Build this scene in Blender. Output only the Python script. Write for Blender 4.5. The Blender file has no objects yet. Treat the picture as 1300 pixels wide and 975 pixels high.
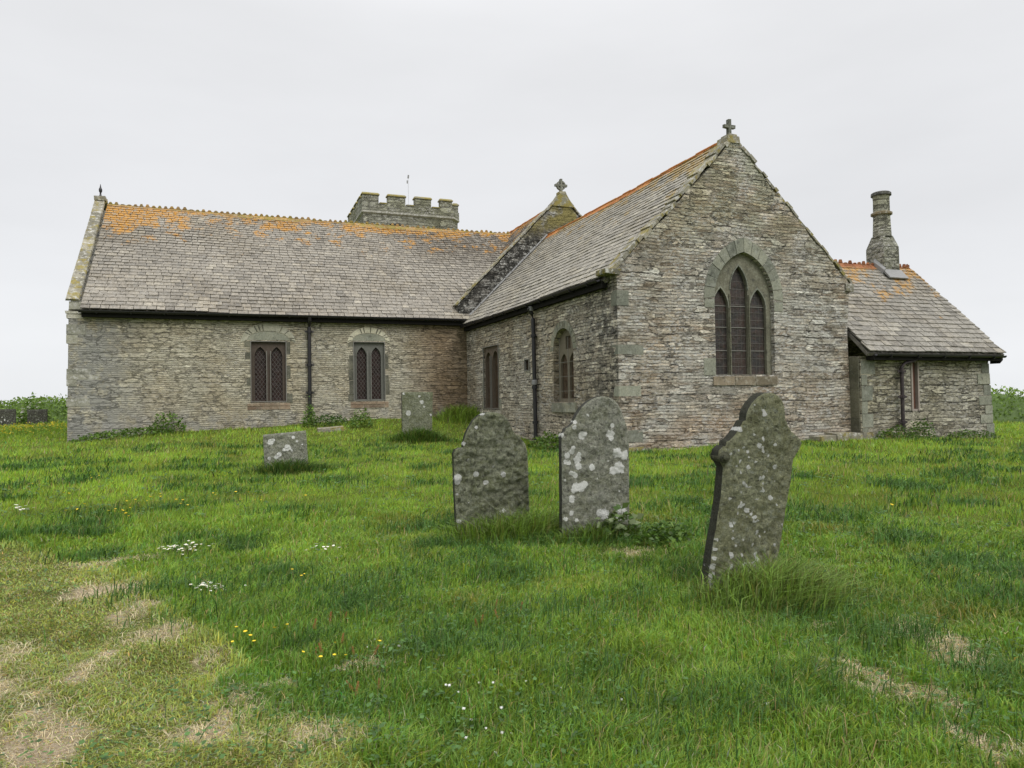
import bpy, bmesh, math, random
import numpy as np
from mathutils import Vector, Matrix
from mathutils.geometry import delaunay_2d_cdt
S = bpy.context.scene
COL = S.collection
# ------------------------------------------------------------------ camera
CZ = 1.6
cam = bpy.data.cameras.new('Camera'); camo = bpy.data.objects.new('Camera', cam); COL.objects.link(camo); S.camera = camo
cam.sensor_width = 36; cam.lens = 36 * 910.44 / 1300; cam.clip_start = .05; cam.clip_end = 20000
_yaw, _pit, _roll = math.radians(21.165), math.radians(1.2246), math.radians(-.9206)
_F = Vector((math.sin(_yaw) * math.cos(_pit), math.cos(_yaw) * math.cos(_pit), math.sin(_pit)))
_R = Vector((math.cos(_yaw), -math.sin(_yaw), 0)); _U = _R.cross(_F)
_R, _U = _R * math.cos(_roll) + _U * math.sin(_roll), _U * math.cos(_roll) - _R * math.sin(_roll)
_m = Matrix((_R, _U, -_F)).transposed().to_4x4(); _m.translation = (0, 0, CZ)
camo.matrix_world = _m
# ------------------------------------------------------------------ world, sun, exposure
SUN_EL, SUN_AZ = 46, 166          # azimuth clockwise from +Y
w = bpy.data.worlds.new('World'); S.world = w; w.use_nodes = True
nt = w.node_tree; nt.nodes.clear()
def wn(t, **k):
    n = nt.nodes.new(t)
    for a, b in k.items(): setattr(n, a, b)
    return n
out = wn('ShaderNodeOutputWorld'); bgd = wn('ShaderNodeBackground')
sky = wn('ShaderNodeTexSky', sky_type='NISHITA', sun_disc=False, sun_elevation=math.radians(SUN_EL), sun_rotation=math.radians(SUN_AZ))
tc = wn('ShaderNodeTexCoord'); sep = wn('ShaderNodeSeparateXYZ'); nt.links.new(tc.outputs['Generated'], sep.inputs[0])
ramp = wn('ShaderNodeValToRGB'); ramp.color_ramp.interpolation = 'EASE'
els = ramp.color_ramp.elements
els[0].position = 0.0; els[0].color = (7.9, 8.05, 8.3, 1)
els[1].position = .95; els[1].color = (19, 19, 19.2, 1)
for p, c in ((.10, (7.8, 7.9, 8.1)), (.24, (7.35, 7.42, 7.6)), (.46, (7.5, 7.55, 7.7)), (.64, (11.5, 11.5, 11.7))):
    e = els.new(p); e.color = (*c, 1)
nt.links.new(sep.outputs[2], ramp.inputs[0])
mp = wn('ShaderNodeMapping'); mp.inputs['Scale'].default_value = (1.2, 1.2, 4.2); nt.links.new(tc.outputs['Generated'], mp.inputs[0])
no = wn('ShaderNodeTexNoise'); no.inputs['Scale'].default_value = 1.9; no.inputs['Detail'].default_value = 5; no.inputs['Roughness'].default_value = .5
nt.links.new(mp.outputs[0], no.inputs['Vector'])
mr = wn('ShaderNodeMapRange'); mr.inputs[1].default_value = .3; mr.inputs[2].default_value = .7; mr.inputs[3].default_value = .965; mr.inputs[4].default_value = 1.055
nt.links.new(no.outputs[0], mr.inputs[0])
mul = wn('ShaderNodeVectorMath', operation='SCALE'); nt.links.new(ramp.outputs[0], mul.inputs[0]); nt.links.new(mr.outputs[0], mul.inputs['Scale'])
mix = wn('ShaderNodeMix', data_type='RGBA'); mix.inputs[0].default_value = .965      # thick cloud over the clear sky
nt.links.new(sky.outputs[0], mix.inputs[6]); nt.links.new(mul.outputs[0], mix.inputs[7])
nt.links.new(mix.outputs[2], bgd.inputs[0]); bgd.inputs[1].default_value = .095
nt.links.new(bgd.outputs[0], out.inputs[0])
sl = bpy.data.lights.new('Sun', 'SUN'); slo = bpy.data.objects.new('Sun', sl); COL.objects.link(slo)
sl.energy = 1.5; sl.angle = math.radians(35); sl.color = (1, .97, .93)
_d = Vector((math.sin(math.radians(SUN_AZ)) * math.cos(math.radians(SUN_EL)), math.cos(math.radians(SUN_AZ)) * math.cos(math.radians(SUN_EL)), math.sin(math.radians(SUN_EL))))
slo.rotation_euler = _d.to_track_quat('Z', 'Y').to_euler(); slo.location = (0, -10, 30)
S.view_settings.view_transform = 'Standard'; S.view_settings.look = 'None'; S.view_settings.gamma = 1
S.view_settings.use_curve_mapping = False; S.view_settings.exposure = .22
S.cycles.max_bounces = 6; S.cycles.diffuse_bounces = 3; S.cycles.transmission_bounces = 3; S.cycles.glossy_bounces = 2
rnd = random.Random(7); RG = np.random.default_rng(11)
# ------------------------------------------------------------------ noise and terrain
def _hash(ix,iy,seed):
    h=(ix.astype(np.int64)*374761393+iy.astype(np.int64)*668265263+seed*982451653)&0xffffffff
    h=((h^(h>>13))*1274126177)&0xffffffff
    h=h^(h>>16)
    return (h&0xffffff)/float(0xffffff)
def vnoise(x,y,seed=0):
    x=np.asarray(x,float);y=np.asarray(y,float)
    ix=np.floor(x);iy=np.floor(y);fx=x-ix;fy=y-iy
    ix=ix.astype(np.int64);iy=iy.astype(np.int64)
    fx=fx*fx*fx*(fx*(fx*6-15)+10);fy=fy*fy*fy*(fy*(fy*6-15)+10)
    a=_hash(ix,iy,seed);b=_hash(ix+1,iy,seed);c=_hash(ix,iy+1,seed);d=_hash(ix+1,iy+1,seed)
    return (a*(1-fx)+b*fx)*(1-fy)+(c*(1-fx)+d*fx)*fy
def fbm(x,y,seed=0,o=3):
    s=0;a=1;t=0
    for k in range(o):
        s=s+a*vnoise(np.asarray(x)*2**k+k*17.3,np.asarray(y)*2**k-k*9.1,seed+k);t+=a;a*=.5
    return s/t
GP=np.array([(-5.05,26.8,.42),(-2.4,26.8,.66),(0,26.8,.72),(1.1,26.8,.74),(4.1,26.8,.93),(7.4,26.8,.96),(8.5,25.4,.82),(8.56,22.2,.48),(8.56,19.6,.22),(8.6,14.95,.27),
 (11,14.95,.32),(13.5,14.95,.38),(15.7,14.9,.38),(17.4,14.6,.34),(20.9,14.6,.2),(28,16,.1),(28,30,.5),(30,5,-.1),
 (0,0,0),(-5,2,-.02),(5,2,0),(0,5,.0),(-4,7,.0),(4,7,.04),(8,4,.0),(-8,9,-.05),(-12,16,.05),(-6,18,.25),(0,16,.25),(4,14,.2),(-14,30,.3),(-14,40,.45),(-25,32,.3),(0,45,.8),(15,45,.8),(-25,10,-.2),(0,-12,-.1),(20,-8,-.1),(-20,-8,-.2),(40,40,.4),(-40,50,.3)],float)
def _tps(r2): return np.where(r2>1e-9,r2*np.log(np.maximum(r2,1e-9)),0)
def _solve():
    n=len(GP);d=((GP[:,None,:2]-GP[None,:,:2])**2).sum(2)
    A=np.zeros((n+3,n+3));A[:n,:n]=_tps(d)+np.eye(n)*3.0
    A[:n,n]=1;A[:n,n+1:]=GP[:,:2];A[n,:n]=1;A[n+1:,:n]=GP[:,:2].T
    return np.linalg.solve(A,np.concatenate([GP[:,2],[0,0,0]]))
_W=_solve()
def ground_z(x,y,bumps=True):
    x=np.atleast_1d(np.asarray(x,float));y=np.atleast_1d(np.asarray(y,float))
    n=len(GP);out=np.full(x.shape,_W[n])+_W[n+1]*np.clip(x,-45,45)+_W[n+2]*np.clip(y,-45,55)
    xc=np.clip(x,-45,45);yc=np.clip(y,-45,55)
    for i in range(n): out=out+_W[i]*_tps((xc-GP[i,0])**2+(yc-GP[i,1])**2)
    r=np.hypot(x-5,y-15);t=np.clip((r-48)/500,0,1);out=out*(1-np.clip((r-40)/60,0,1))-62*(t*t*(3-2*t))
    if bumps:
        k=np.clip(1-(r-35)/20,0,1)
        out=out+k*((fbm(x*.9,y*.9,3)-.5)*.10+(vnoise(x*3.1,y*3.1,8)-.5)*.035)
    return out
gz = lambda x, y: float(ground_z(x, y)[0])
# ------------------------------------------------------------------ node helper
class Mat:
    def __init__(s, name, rough=.9, spec=.25):
        s.m = bpy.data.materials.new(name); s.m.use_nodes = True; s.t = s.m.node_tree
        s.b = s.t.nodes['Principled BSDF']; s.b.inputs['Roughness'].default_value = rough; s.b.inputs['Specular IOR Level'].default_value = spec
        s._co = None
    def n(s, typ, ins=None, **k):
        nd = s.t.nodes.new('ShaderNode' + typ)
        for a, b in k.items(): setattr(nd, a, b)
        for a, b in (ins or {}).items(): s.set(nd.inputs[a], b)
        return nd
    def set(s, sock, v):
        if hasattr(v, 'is_output') or isinstance(v, bpy.types.NodeSocket): s.t.links.new(v, sock)
        elif isinstance(v, (tuple, list)) and len(v) == 3 and sock.type == 'RGBA': sock.default_value = (*v, 1)
        else: sock.default_value = v
    @property
    def co(s):
        if s._co is None: s._co = s.n('TexCoord').outputs['Object']
        return s._co
    def noise(s, scale, detail=3, rough=.55, vec=None, col=False, stretch=None):
        v = vec or s.co
        if stretch: v = s.n('Mapping', {0: v, 'Scale': stretch}).outputs[0]
        nd = s.n('TexNoise', {'Vector': v, 'Scale': scale, 'Detail': detail, 'Roughness': rough})
        return nd.outputs[1 if col else 0]
    def math(s, op, a, b=0.0, clamp=False):
        return s.n('Math', {0: a, 1: b}, operation=op, use_clamp=clamp).outputs[0]
    def step(s, v, lo, hi, a=0.0, b=1.0):
        return s.n('MapRange', {0: v, 1: lo, 2: hi, 3: a, 4: b}, interpolation_type='SMOOTHSTEP').outputs[0]
    def lin(s, v, lo, hi, a=0.0, b=1.0): return s.n('MapRange', {0: v, 1: lo, 2: hi, 3: a, 4: b}).outputs[0]
    def mix(s, f, a, b, blend='MIX'):
        nd = s.n('Mix', data_type='RGBA', blend_type=blend); s.set(nd.inputs[0], f); s.set(nd.inputs[6], a); s.set(nd.inputs[7], b)
        return nd.outputs[2]
    def ramp(s, v, stops, interp='LINEAR'):
        nd = s.n('ValToRGB', {0: v}); cr = nd.color_ramp; cr.interpolation = interp
        while len(cr.elements) < len(stops): cr.elements.new(.5)
        for e, (p, c) in zip(cr.elements, stops): e.position = p; e.color = (*c, 1)
        return nd.outputs[0]
    def attr(s, name, col=False): return s.n('Attribute', attribute_name=name).outputs['Color' if col else 'Fac']
    def xyz(s, v=None): return s.n('SeparateXYZ', {0: v or s.co}).outputs
    def bump(s, h, dist=.02, strength=1.0):
        s.set(s.b.inputs['Normal'], s.n('Bump', {'Height': h, 'Distance': dist, 'Strength': strength}).outputs[0])
    def color(s, c): s.set(s.b.inputs['Base Color'], c)

def rubble(name, stones, mortar, sx=.42, sz=.10, white=.25, white_col=(.50, .49, .46), tint=None, stain=None, big=.35, dark=.6, bumpd=.055, gain=1.0, soft=0.0):
    """coursed slate rubble: thin flat stones of uneven length, mortar smeared over, lichen and weather stains"""
    m = Mat(name, .93, .2); x, y, z = m.xyz(); u = m.math('ADD', x, y)
    n1 = m.math('SUBTRACT', m.noise(.55, 2), .5); n2 = m.math('SUBTRACT', m.noise(2.6, 3), .5); n3 = m.math('SUBTRACT', m.noise(1.7, 2, stretch=(1, 1, 9)), .5); n4 = m.math('SUBTRACT', m.noise(17, 3), .5)
    zz = m.math('ADD', z, m.math('ADD', m.math('MULTIPLY', n1, .14), m.math('ADD', m.math('MULTIPLY', n2, .035), m.math('MULTIPLY', n4, .02))))
    uu = m.math('ADD', u, m.math('ADD', m.math('MULTIPLY', n3, .9), m.math('MULTIPLY', n4, .05)))
    def bricks(w, h, off):
        v = m.n('CombineXYZ', {0: m.math('ADD', uu, off), 1: zz}).outputs[0]
        b = m.n('TexBrick', {'Vector': v, 'Color1': (0, 0, 0), 'Color2': (1, 1, 1), 'Mortar': (.5, .5, .5), 'Scale': 1.0, 'Mortar Size': min(w, h) * .11, 'Mortar Smooth': .6, 'Bias': 0.0, 'Brick Width': w, 'Row Height': h}, offset=.37, offset_frequency=2, squash=.62, squash_frequency=3)
        return b.outputs[0], b.outputs[1]
    c1, e1 = bricks(sx, sz * .8, 0); c2, e2 = bricks(sx * 1.45, sz * 1.85, 3.7)
    pick = m.step(m.noise(.9, 3, .6, stretch=(1, 1, 2.2)), .52, .55)
    cc = m.mix(pick, c1, c2); mo = m.n('Mix', data_type='FLOAT'); m.set(mo.inputs[0], pick); m.set(mo.inputs[2], e1); m.set(mo.inputs[3], e2); mo = mo.outputs[0]
    r0 = m.n('SeparateColor', {0: cc}).outputs[0]
    r1 = m.n('TexWhiteNoise', {'W': m.math('MULTIPLY', r0, 97.0)}, noise_dimensions='1D').outputs[0]
    st = m.noise(2.4, 6, .75, stretch=(1, 1, 8)); st2 = m.noise(4.5, 6, .78, stretch=(1, 1, 8)); grain = m.noise(11, 6, .8, stretch=(1, 1, 2.2))
    f = m.math('ADD', m.math('MULTIPLY', r0, .5), m.lin(st, .25, .75, 0, .5))
    col = m.ramp(f, stones)
    col = m.mix(1.0, col, m.ramp(r1, [(p_, tuple(gain * (1 + (q - 1) * (1 - soft)) for q in c_)) for p_, c_ in ((0, (.52, .50, .47)), (.35, (.92, .91, .9)), (.8, (1.12, 1.12, 1.12)), (1, (1.5, 1.5, 1.48)))]), 'MULTIPLY')
    col = m.mix(m.math('MULTIPLY', m.math('MULTIPLY', mo, .65), m.step(m.noise(3.3, 4), .36, .6)), col, mortar)
    col = m.mix(1.0, col, m.ramp(grain, [(p_, (1 + (q - 1) * (1 - soft * .6),) * 3) for p_, q in ((.35, .36), (.5, 1.0), (.65, 1.65))]), 'MULTIPLY')
    if tint: col = m.mix(m.math('MULTIPLY', m.step(m.noise(.42, 4, .6), .42, .62), .6), col, m.mix(1.0, col, tint, 'MULTIPLY'))
    wl = m.math('MULTIPLY', m.step(m.noise(7, 6, .82, stretch=(1, 1, 2.2)), .50, .57), m.step(m.noise(.75, 4, .62, stretch=(1, 1, 1.5)), .40, .6))
    col = m.mix(m.math('MULTIPLY', wl, white * 2.6, True), col, m.mix(m.noise(20, 3, .8), white_col, tuple(min(1, q * 1.3) for q in white_col)))
    gap = m.math('MULTIPLY', m.step(st2, .57, .64), m.step(m.noise(2.1, 3), .42, .60))
    col = m.mix(m.math('MULTIPLY', gap, dark), col, (.055, .05, .04))
    gp2 = m.math('MULTIPLY', m.step(mo, .25, .7), m.step(m.noise(3.9, 4, .6, stretch=(1, 1, 2)), .42, .54))
    col = m.mix(m.math('MULTIPLY', gp2, min(1, dark * 1.5)), col, (.05, .046, .038))
    dk = m.math('MULTIPLY', m.step(m.noise(9, 5, .75), .55, .66), m.step(m.noise(.55, 3), .5, .64))
    col = m.mix(m.math('MULTIPLY', dk, .6), col, (.07, .068, .058))
    if stain:
        for f in stain(m): col = m.mix(f[0], col, m.mix(1.0, col, f[1], 'MULTIPLY') if f[2] else f[1])
    m.color(col)
    h = m.math('ADD', m.math('MULTIPLY', mo, -.75), m.math('MULTIPLY', r1, .5)); h = m.math('ADD', h, m.math('MULTIPLY', grain, .5)); h = m.math('ADD', h, m.math('MULTIPLY', st2, -.9))
    m.bump(h, bumpd, 1)
    return m.m

def dressed(name, a, b, lich=(.42, .42, .38), amount=.3, yellow=0.0, bumpd=.012):
    m = Mat(name, .9, .25)
    c = m.mix(m.step(m.noise(2.2, 4, .6), .35, .65), a, b)
    c = m.mix(1.0, c, m.ramp(m.attr('rnd'), [(0, (1, 1, 1)), (.001, (.66, .67, .66)), (1, (1.22, 1.2, 1.15))]), 'MULTIPLY')
    c = m.mix(1.0, c, m.ramp(m.noise(30, 4, .7), [(.25, (.6, .6, .6)), (.75, (1.35, 1.35, 1.33))]), 'MULTIPLY')
    c = m.mix(m.math('MULTIPLY', m.step(m.noise(8, 5, .7), .52, .62), amount * 1.6, True), c, lich)
    if yellow: c = m.mix(m.math('MULTIPLY', m.step(m.noise(3.4, 5, .7), .5 - yellow * .14, .62 - yellow * .14), .85), c, m.mix(m.noise(9, 2), (.28, .2, .04), (.22, .21, .06)))
    c = m.mix(m.math('MULTIPLY', m.step(m.noise(5, 5, .75), .56, .68), .7), c, (.05, .05, .045))
    m.color(c); m.bump(m.noise(22, 5, .75), bumpd, 1)
    return m.m

def plain(name, col, rough=.5, spec=.4, var=.25, metal=0, rust=None):
    m = Mat(name, rough, spec); m.b.inputs['Metallic'].default_value = metal
    n = m.noise(12, 4, .65)
    c = m.mix(n, tuple(x * (1 - var) for x in col), tuple(min(1, x * (1 + var)) for x in col))
    if rust: c = m.mix(m.step(m.noise(6, 5, .7), .52, .66), c, rust)
    m.color(c); m.bump(n, .004, .6)
    return m.m

def slate_mat(name, base, orange, orange_amt, brown=None, moss=None, lo=.80, spot=None):
    m = Mat(name, .72, .35)
    rn = m.attr('rnd'); hi = m.attr('hi')
    c = m.ramp(rn, [(0, tuple(x * .62 for x in base)), (.3, tuple(x * .92 for x in base)), (.75, base), (.92, (base[0] * 1.14, base[1] * 1.13, base[2] * 1.1)), (1, (base[0] * 1.3, base[1] * 1.3, base[2] * 1.26))])
    big = m.noise(.55, 4, .6)
    if brown: c = m.mix(m.step(big, .48, .62), c, m.mix(1.0, c, brown, 'MULTIPLY'))
    c = m.mix(1.0, c, m.ramp(m.noise(12, 6, .85), [(.35, (.48, .47, .46)), (.65, (1.52, 1.52, 1.5))]), 'MULTIPLY')
    c = m.mix(m.math('MULTIPLY', m.step(m.noise(8, 6, .82), .52, .60), .6), c, (.44, .425, .38))
    c = m.mix(m.math('MULTIPLY', m.step(m.math('ADD', m.noise(8, 6, .8), m.math('MULTIPLY', m.noise(.5, 3), .22)), .65, .74), .6), c, (.075, .068, .06))
    if moss: c = m.mix(m.math('MULTIPLY', m.math('MULTIPLY', moss(m), m.step(m.noise(4.5, 5, .75), .40, .52)), .8), c, (.075, .062, .045))
    o = m.math('ADD', m.math('ADD', m.noise(1.3, 5, .68), m.math('MULTIPLY', hi, orange_amt)), m.step(hi, .86, 1.0, 0, .10))
    if spot: o = m.math('ADD', o, spot(m))
    o = m.math('MULTIPLY', m.step(o, lo, lo + .09), m.step(m.noise(9, 6, .8), .42, .53))
    c = m.mix(m.math('MULTIPLY', o, .92), c, m.mix(m.noise(5, 2), orange, tuple(x * .6 for x in orange)))
    m.color(c); m.bump(m.noise(30, 4, .7), .006, 1)
    return m.m

# ------------------------------------------------------------------ mesh helpers
class MB:
    def __init__(s): s.v = []; s.f = []; s.rv = []
    def mark(s, n):
        r = rnd.uniform(.02, 1); s.rv += [0.0] * (len(s.v) - n - len(s.rv)) + [r] * n
    def vert(s, p): s.v.append(tuple(p)); return len(s.v) - 1
    def poly(s, pts):
        i = [s.vert(p) for p in pts]; s.f.append(i)
    def hexa(s, p):      # p: 4 bottom then 4 top
        i = [s.vert(q) for q in p]
        for q in ((0, 3, 2, 1), (4, 5, 6, 7), (0, 1, 5, 4), (1, 2, 6, 5), (2, 3, 7, 6), (3, 0, 4, 7)): s.f.append([i[k] for k in q])
        s.mark(8)
    def box(s, lo, hi, jit=0):
        x0, y0, z0 = lo; x1, y1, z1 = hi
        p = [(x0, y0, z0), (x1, y0, z0), (x1, y1, z0), (x0, y1, z0), (x0, y0, z1), (x1, y0, z1), (x1, y1, z1), (x0, y1, z1)]
        if jit: p = [tuple(c + rnd.uniform(-jit, jit) for c in q) for q in p]
        s.hexa(p)
    def prism(s, ring_a, ring_b):
        n = len(ring_a); a = [s.vert(p) for p in ring_a]; b = [s.vert(p) for p in ring_b]
        s.f.append(a[::-1]); s.f.append(b)
        for k in range(n): s.f.append([a[k], a[(k + 1) % n], b[(k + 1) % n], b[k]])
        s.mark(2 * n)
    def tube(s, pts, r, n=10, cap=True):
        pts = [Vector(p) for p in pts]; rings = []
        rr = r if isinstance(r, (list, tuple)) else [r] * len(pts)
        for k, p in enumerate(pts):
            d = (pts[min(k + 1, len(pts) - 1)] - pts[max(k - 1, 0)]).normalized()
            u = d.orthogonal().normalized() if abs(d.z) < .99 else Vector((1, 0, 0)); u = (u - d * u.dot(d)).normalized(); q = d.cross(u)
            if k and rings: pass
            rings.append([s.vert(p + (u * math.cos(2 * math.pi * t / n) + q * math.sin(2 * math.pi * t / n)) * rr[k]) for t in range(n)])
        for a, b in zip(rings, rings[1:]):
            for t in range(n): s.f.append([a[t], a[(t + 1) % n], b[(t + 1) % n], b[t]])
        if cap: s.f.append(rings[0][::-1]); s.f.append(rings[-1])
    def lathe(s, c, prof, n=16):     # prof: (r, z) list, axis z
        rings = [[s.vert((c[0] + r * math.cos(2 * math.pi * (t + .5) / n), c[1] + r * math.sin(2 * math.pi * (t + .5) / n), c[2] + z)) for t in range(n)] for r, z in prof]
        for a, b in zip(rings, rings[1:]):
            for t in range(n): s.f.append([a[t], a[(t + 1) % n], b[(t + 1) % n], b[t]])
        s.f.append(rings[0][::-1]); s.f.append(rings[-1])
    def build(s, name, mat, parent=None, origin=None, smooth=False, attrs=None, recalc=True):
        me = bpy.data.meshes.new(name)
        o = Vector(origin) if origin is not None else (Vector(parent['_o']) if parent is not None and '_o' in parent else Vector((0, 0, 0)))
        me.from_pydata([(p[0] - o.x, p[1] - o.y, p[2] - o.z) for p in s.v], [], s.f)
        if recalc:
            bm = bmesh.new(); bm.from_mesh(me); bmesh.ops.recalc_face_normals(bm, faces=bm.faces); bm.to_mesh(me); bm.free()
        attrs = dict(attrs or {})
        if s.rv and 'rnd' not in attrs: attrs['rnd'] = (s.rv + [0.0] * len(s.v))[:len(s.v)]
        for k, vals in attrs.items():
            at = me.attributes.new(k, 'FLOAT', 'POINT'); at.data.foreach_set('value', np.asarray(vals, np.float32))
        if smooth: me.polygons.foreach_set('use_smooth', [True] * len(me.polygons))
        me.materials.append(mat); me.update()
        ob = bpy.data.objects.new(name, me); COL.objects.link(ob)
        if parent is not None: ob.parent = parent; ob['_o'] = tuple(o)
        else: ob.location = o
        return ob
def tag(o, label=None, cat=None, group=None, kind=None):
    if label: o['label'] = label
    if cat: o['category'] = cat
    if group: o['group'] = group
    if kind: o['kind'] = kind
    return o
def empty(name, loc, label, cat, group=None):
    o = bpy.data.objects.new(name, None); COL.objects.link(o); o.location = loc; o['_o'] = tuple(loc)
    return tag(o, label, cat, group)

def inside(p, poly):
    x, y = p; r = False; j = len(poly) - 1
    for i in range(len(poly)):
        (xi, yi), (xj, yj) = poly[i], poly[j]
        if (yi > y) != (yj > y) and x < (xj - xi) * (y - yi) / (yj - yi) + xi: r = not r
        j = i
    return r
def panel(mb, M, outer, holes=(), thick=.5, reveal=None, w0=0.0, back=True):
    """a wall sheet in (u, z) with openings; M maps (u, z, w) to the world, w outward"""
    reveal = thick if reveal is None else reveal
    vs, ed = [], []
    for lp in [outer, *holes]:
        b = len(vs); vs += [Vector(p) for p in lp]; ed += [(b + k, b + (k + 1) % len(lp)) for k in range(len(lp))]
    r = delaunay_2d_cdt(vs, ed, [], 0, 1e-5)
    idx = [mb.vert(M(p[0], p[1], w0)) for p in r[0]]
    for t in r[2]:
        c = sum((r[0][k] for k in t), Vector((0, 0))) / len(t)
        if inside(c, outer) and not any(inside(c, h) for h in holes): mb.f.append([idx[k] for k in t])
    for lp, dp in [(outer, thick)] + [(h, reveal) for h in holes]:
        n = len(lp)
        for k in range(n):
            a, b = lp[k], lp[(k + 1) % n]
            mb.poly([M(*a, w0), M(*b, w0), M(*b, w0 - dp), M(*a, w0 - dp)])
    if back: mb.poly([M(*p, w0 - thick - .001) for p in outer])
def arch(xl, xr, z0, spring, apex, n=10, pointed=True):
    """outline of an arched opening, anticlockwise from the lower left"""
    a = (xr - xl) / 2; h = apex - spring; cx = (xl + xr) / 2; pts = [(xl, z0), (xr, z0)]
    pts += arc(xl, xr, spring, apex, n, pointed)
    return pts
def arc(xl, xr, spring, apex, n=10, pointed=True):
    a = (xr - xl) / 2; h = apex - spring; cx = (xl + xr) / 2
    if pointed and h > a * .99:
        r = (a * a + h * h) / (2 * a); th = math.asin(min(1, h / r))
        R_ = [(xr - r + r * math.cos(th * k / n), spring + r * math.sin(th * k / n)) for k in range(n + 1)]
    else:
        R_ = [(cx + a * math.cos(math.pi / 2 * k / n), spring + h * math.sin(math.pi / 2 * k / n)) for k in range(n + 1)]
    return R_ + [(2 * cx - x, z) for x, z in R_[-2::-1]]
def ring_blocks(mb, M, inner, outer, per, w0, w1, gap=.012):
    """voussoirs between two arcs with the same number of points"""
    n = len(inner) - 1; k = 0
    while k < n:
        e = min(n, k + per)
        def lerp(A, t):
            t = max(0, min(n - 1e-6, t)); i = int(t); f = t - i
            return (A[i][0] * (1 - f) + A[i + 1][0] * f, A[i][1] * (1 - f) + A[i + 1][1] * f)
        g = gap * 10
        ts = [k + g + (e - k - 2 * g) * q / per for q in range(per + 1)] if per > 1 else [k + g, e - g]
        I = [lerp(inner, t) for t in ts]; O_ = [lerp(outer, t) for t in ts]
        o = rnd.uniform(-.008, .008)
        loop = I + O_[::-1]
        mb.prism([M(*p, w0) for p in loop], [M(*p, w1 + o) for p in loop])
        k = e
def jpoly(p0, p1, n, amp, rg):
    """points between p0 and p1, roughened as uneven stone ends"""
    out = []; p0 = Vector(p0); p1 = Vector(p1); d = (p1 - p0); nn = Vector((-d.y, d.x)).normalized()
    for k in range(1, n): out.append(tuple(p0 + d * (k + rg.uniform(-.25, .25)) / n + nn * rg.uniform(-amp, amp)))
    return out

# ------------------------------------------------------------------ materials
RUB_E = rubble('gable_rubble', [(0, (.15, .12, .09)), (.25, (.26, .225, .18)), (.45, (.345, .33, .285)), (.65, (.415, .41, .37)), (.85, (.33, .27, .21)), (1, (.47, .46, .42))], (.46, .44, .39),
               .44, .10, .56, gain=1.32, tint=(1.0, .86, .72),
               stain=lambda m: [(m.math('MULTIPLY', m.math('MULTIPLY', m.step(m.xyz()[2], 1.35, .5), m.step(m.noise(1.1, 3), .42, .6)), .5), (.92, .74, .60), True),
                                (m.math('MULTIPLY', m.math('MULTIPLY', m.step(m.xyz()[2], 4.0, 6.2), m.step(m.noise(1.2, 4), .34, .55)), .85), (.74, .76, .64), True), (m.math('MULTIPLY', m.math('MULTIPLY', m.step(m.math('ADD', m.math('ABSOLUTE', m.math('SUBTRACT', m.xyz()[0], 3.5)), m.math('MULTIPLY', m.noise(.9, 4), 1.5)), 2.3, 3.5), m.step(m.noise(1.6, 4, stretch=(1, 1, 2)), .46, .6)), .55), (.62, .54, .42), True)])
RUB_N = rubble('chancel_rubble', [(0, (.15, .13, .10)), (.25, (.26, .23, .18)), (.5, (.36, .33, .265)), (.75, (.43, .40, .33)), (1, (.50, .48, .42))], (.40, .37, .29), .36, .10, .28, gain=1.38, tint=(.8, .72, .6), dark=.75,
               stain=lambda m: [(m.math('MULTIPLY', m.math('MULTIPLY', m.step(m.xyz()[1], 3.2, .2), m.step(m.noise(4, 5, .7), .42, .58)), .75), (.05, .05, .046), False)])
RUB_T = rubble('transept_rubble', [(0, (.23, .20, .145)), (.2, (.33, .30, .225)), (.5, (.39, .365, .285)), (.8, (.43, .405, .325)), (1, (.36, .30, .225))], (.45, .43, .335), .32, .09, .16, gain=1.3, soft=.55, tint=(.92, .84, .72), dark=.45,
               stain=lambda m: [(m.math('MULTIPLY', m.step(m.math('ADD', m.xyz()[0], m.noise(.8, 3)), -2.4, -.6), .8), (.5, .38, .29), True),
                                (m.math('MULTIPLY', m.math('MULTIPLY', m.step(m.xyz()[0], -10.9, -12.9), m.step(m.noise(1.6, 5, .7), .4, .52)), .8), (.33, .33, .31), False),
                                (m.math('MULTIPLY', m.math('MULTIPLY', m.step(m.xyz()[2], 1.4, .6), m.step(m.noise(2.2, 4), .46, .6)), .6), (.40, .39, .36), False)])
RUB_V = rubble('vestry_rubble', [(0, (.17, .15, .115)), (.25, (.27, .25, .19)), (.55, (.35, .33, .265)), (.8, (.41, .39, .32)), (1, (.35, .28, .2))], (.43, .41, .34), .42, .13, .22, gain=1.12, tint=(.9, .88, .75), dark=.6)
RUB_G = rubble('nave_gable_rubble', [(0, (.05, .048, .042)), (.35, (.13, .125, .11)), (.7, (.24, .23, .21)), (1, (.36, .35, .32))], (.22, .21, .185), .4, .14, .8, (.46, .46, .43), dark=.8,
               stain=lambda m: [(m.math('MULTIPLY', m.step(m.xyz()[2], 7.4, 8.6), m.step(m.noise(2, 4), .36, .55)), (.26, .225, .09), False),
                                (m.math('MULTIPLY', m.math('MULTIPLY', m.step(m.noise(3.2, 6, .8), .46, .52), m.step(m.xyz()[2], 8.6, 7.6)), .9), (.035, .034, .03), False)])
RUB_W = rubble('tower_rubble', [(0, (.13, .13, .10)), (.5, (.21, .21, .165)), (1, (.28, .28, .23))], (.27, .27, .21), .6, .22, .3, tint=(.9, .9, .74), dark=.4, bumpd=.05, gain=1.3, soft=.35)
GREENSTONE = dressed('green_grey_freestone', (.195, .205, .17), (.25, .255, .21), (.36, .37, .33), .2)
OCHRE = dressed('ochre_freestone', (.135, .13, .095), (.18, .175, .13), (.26, .265, .21), .25)
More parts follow.
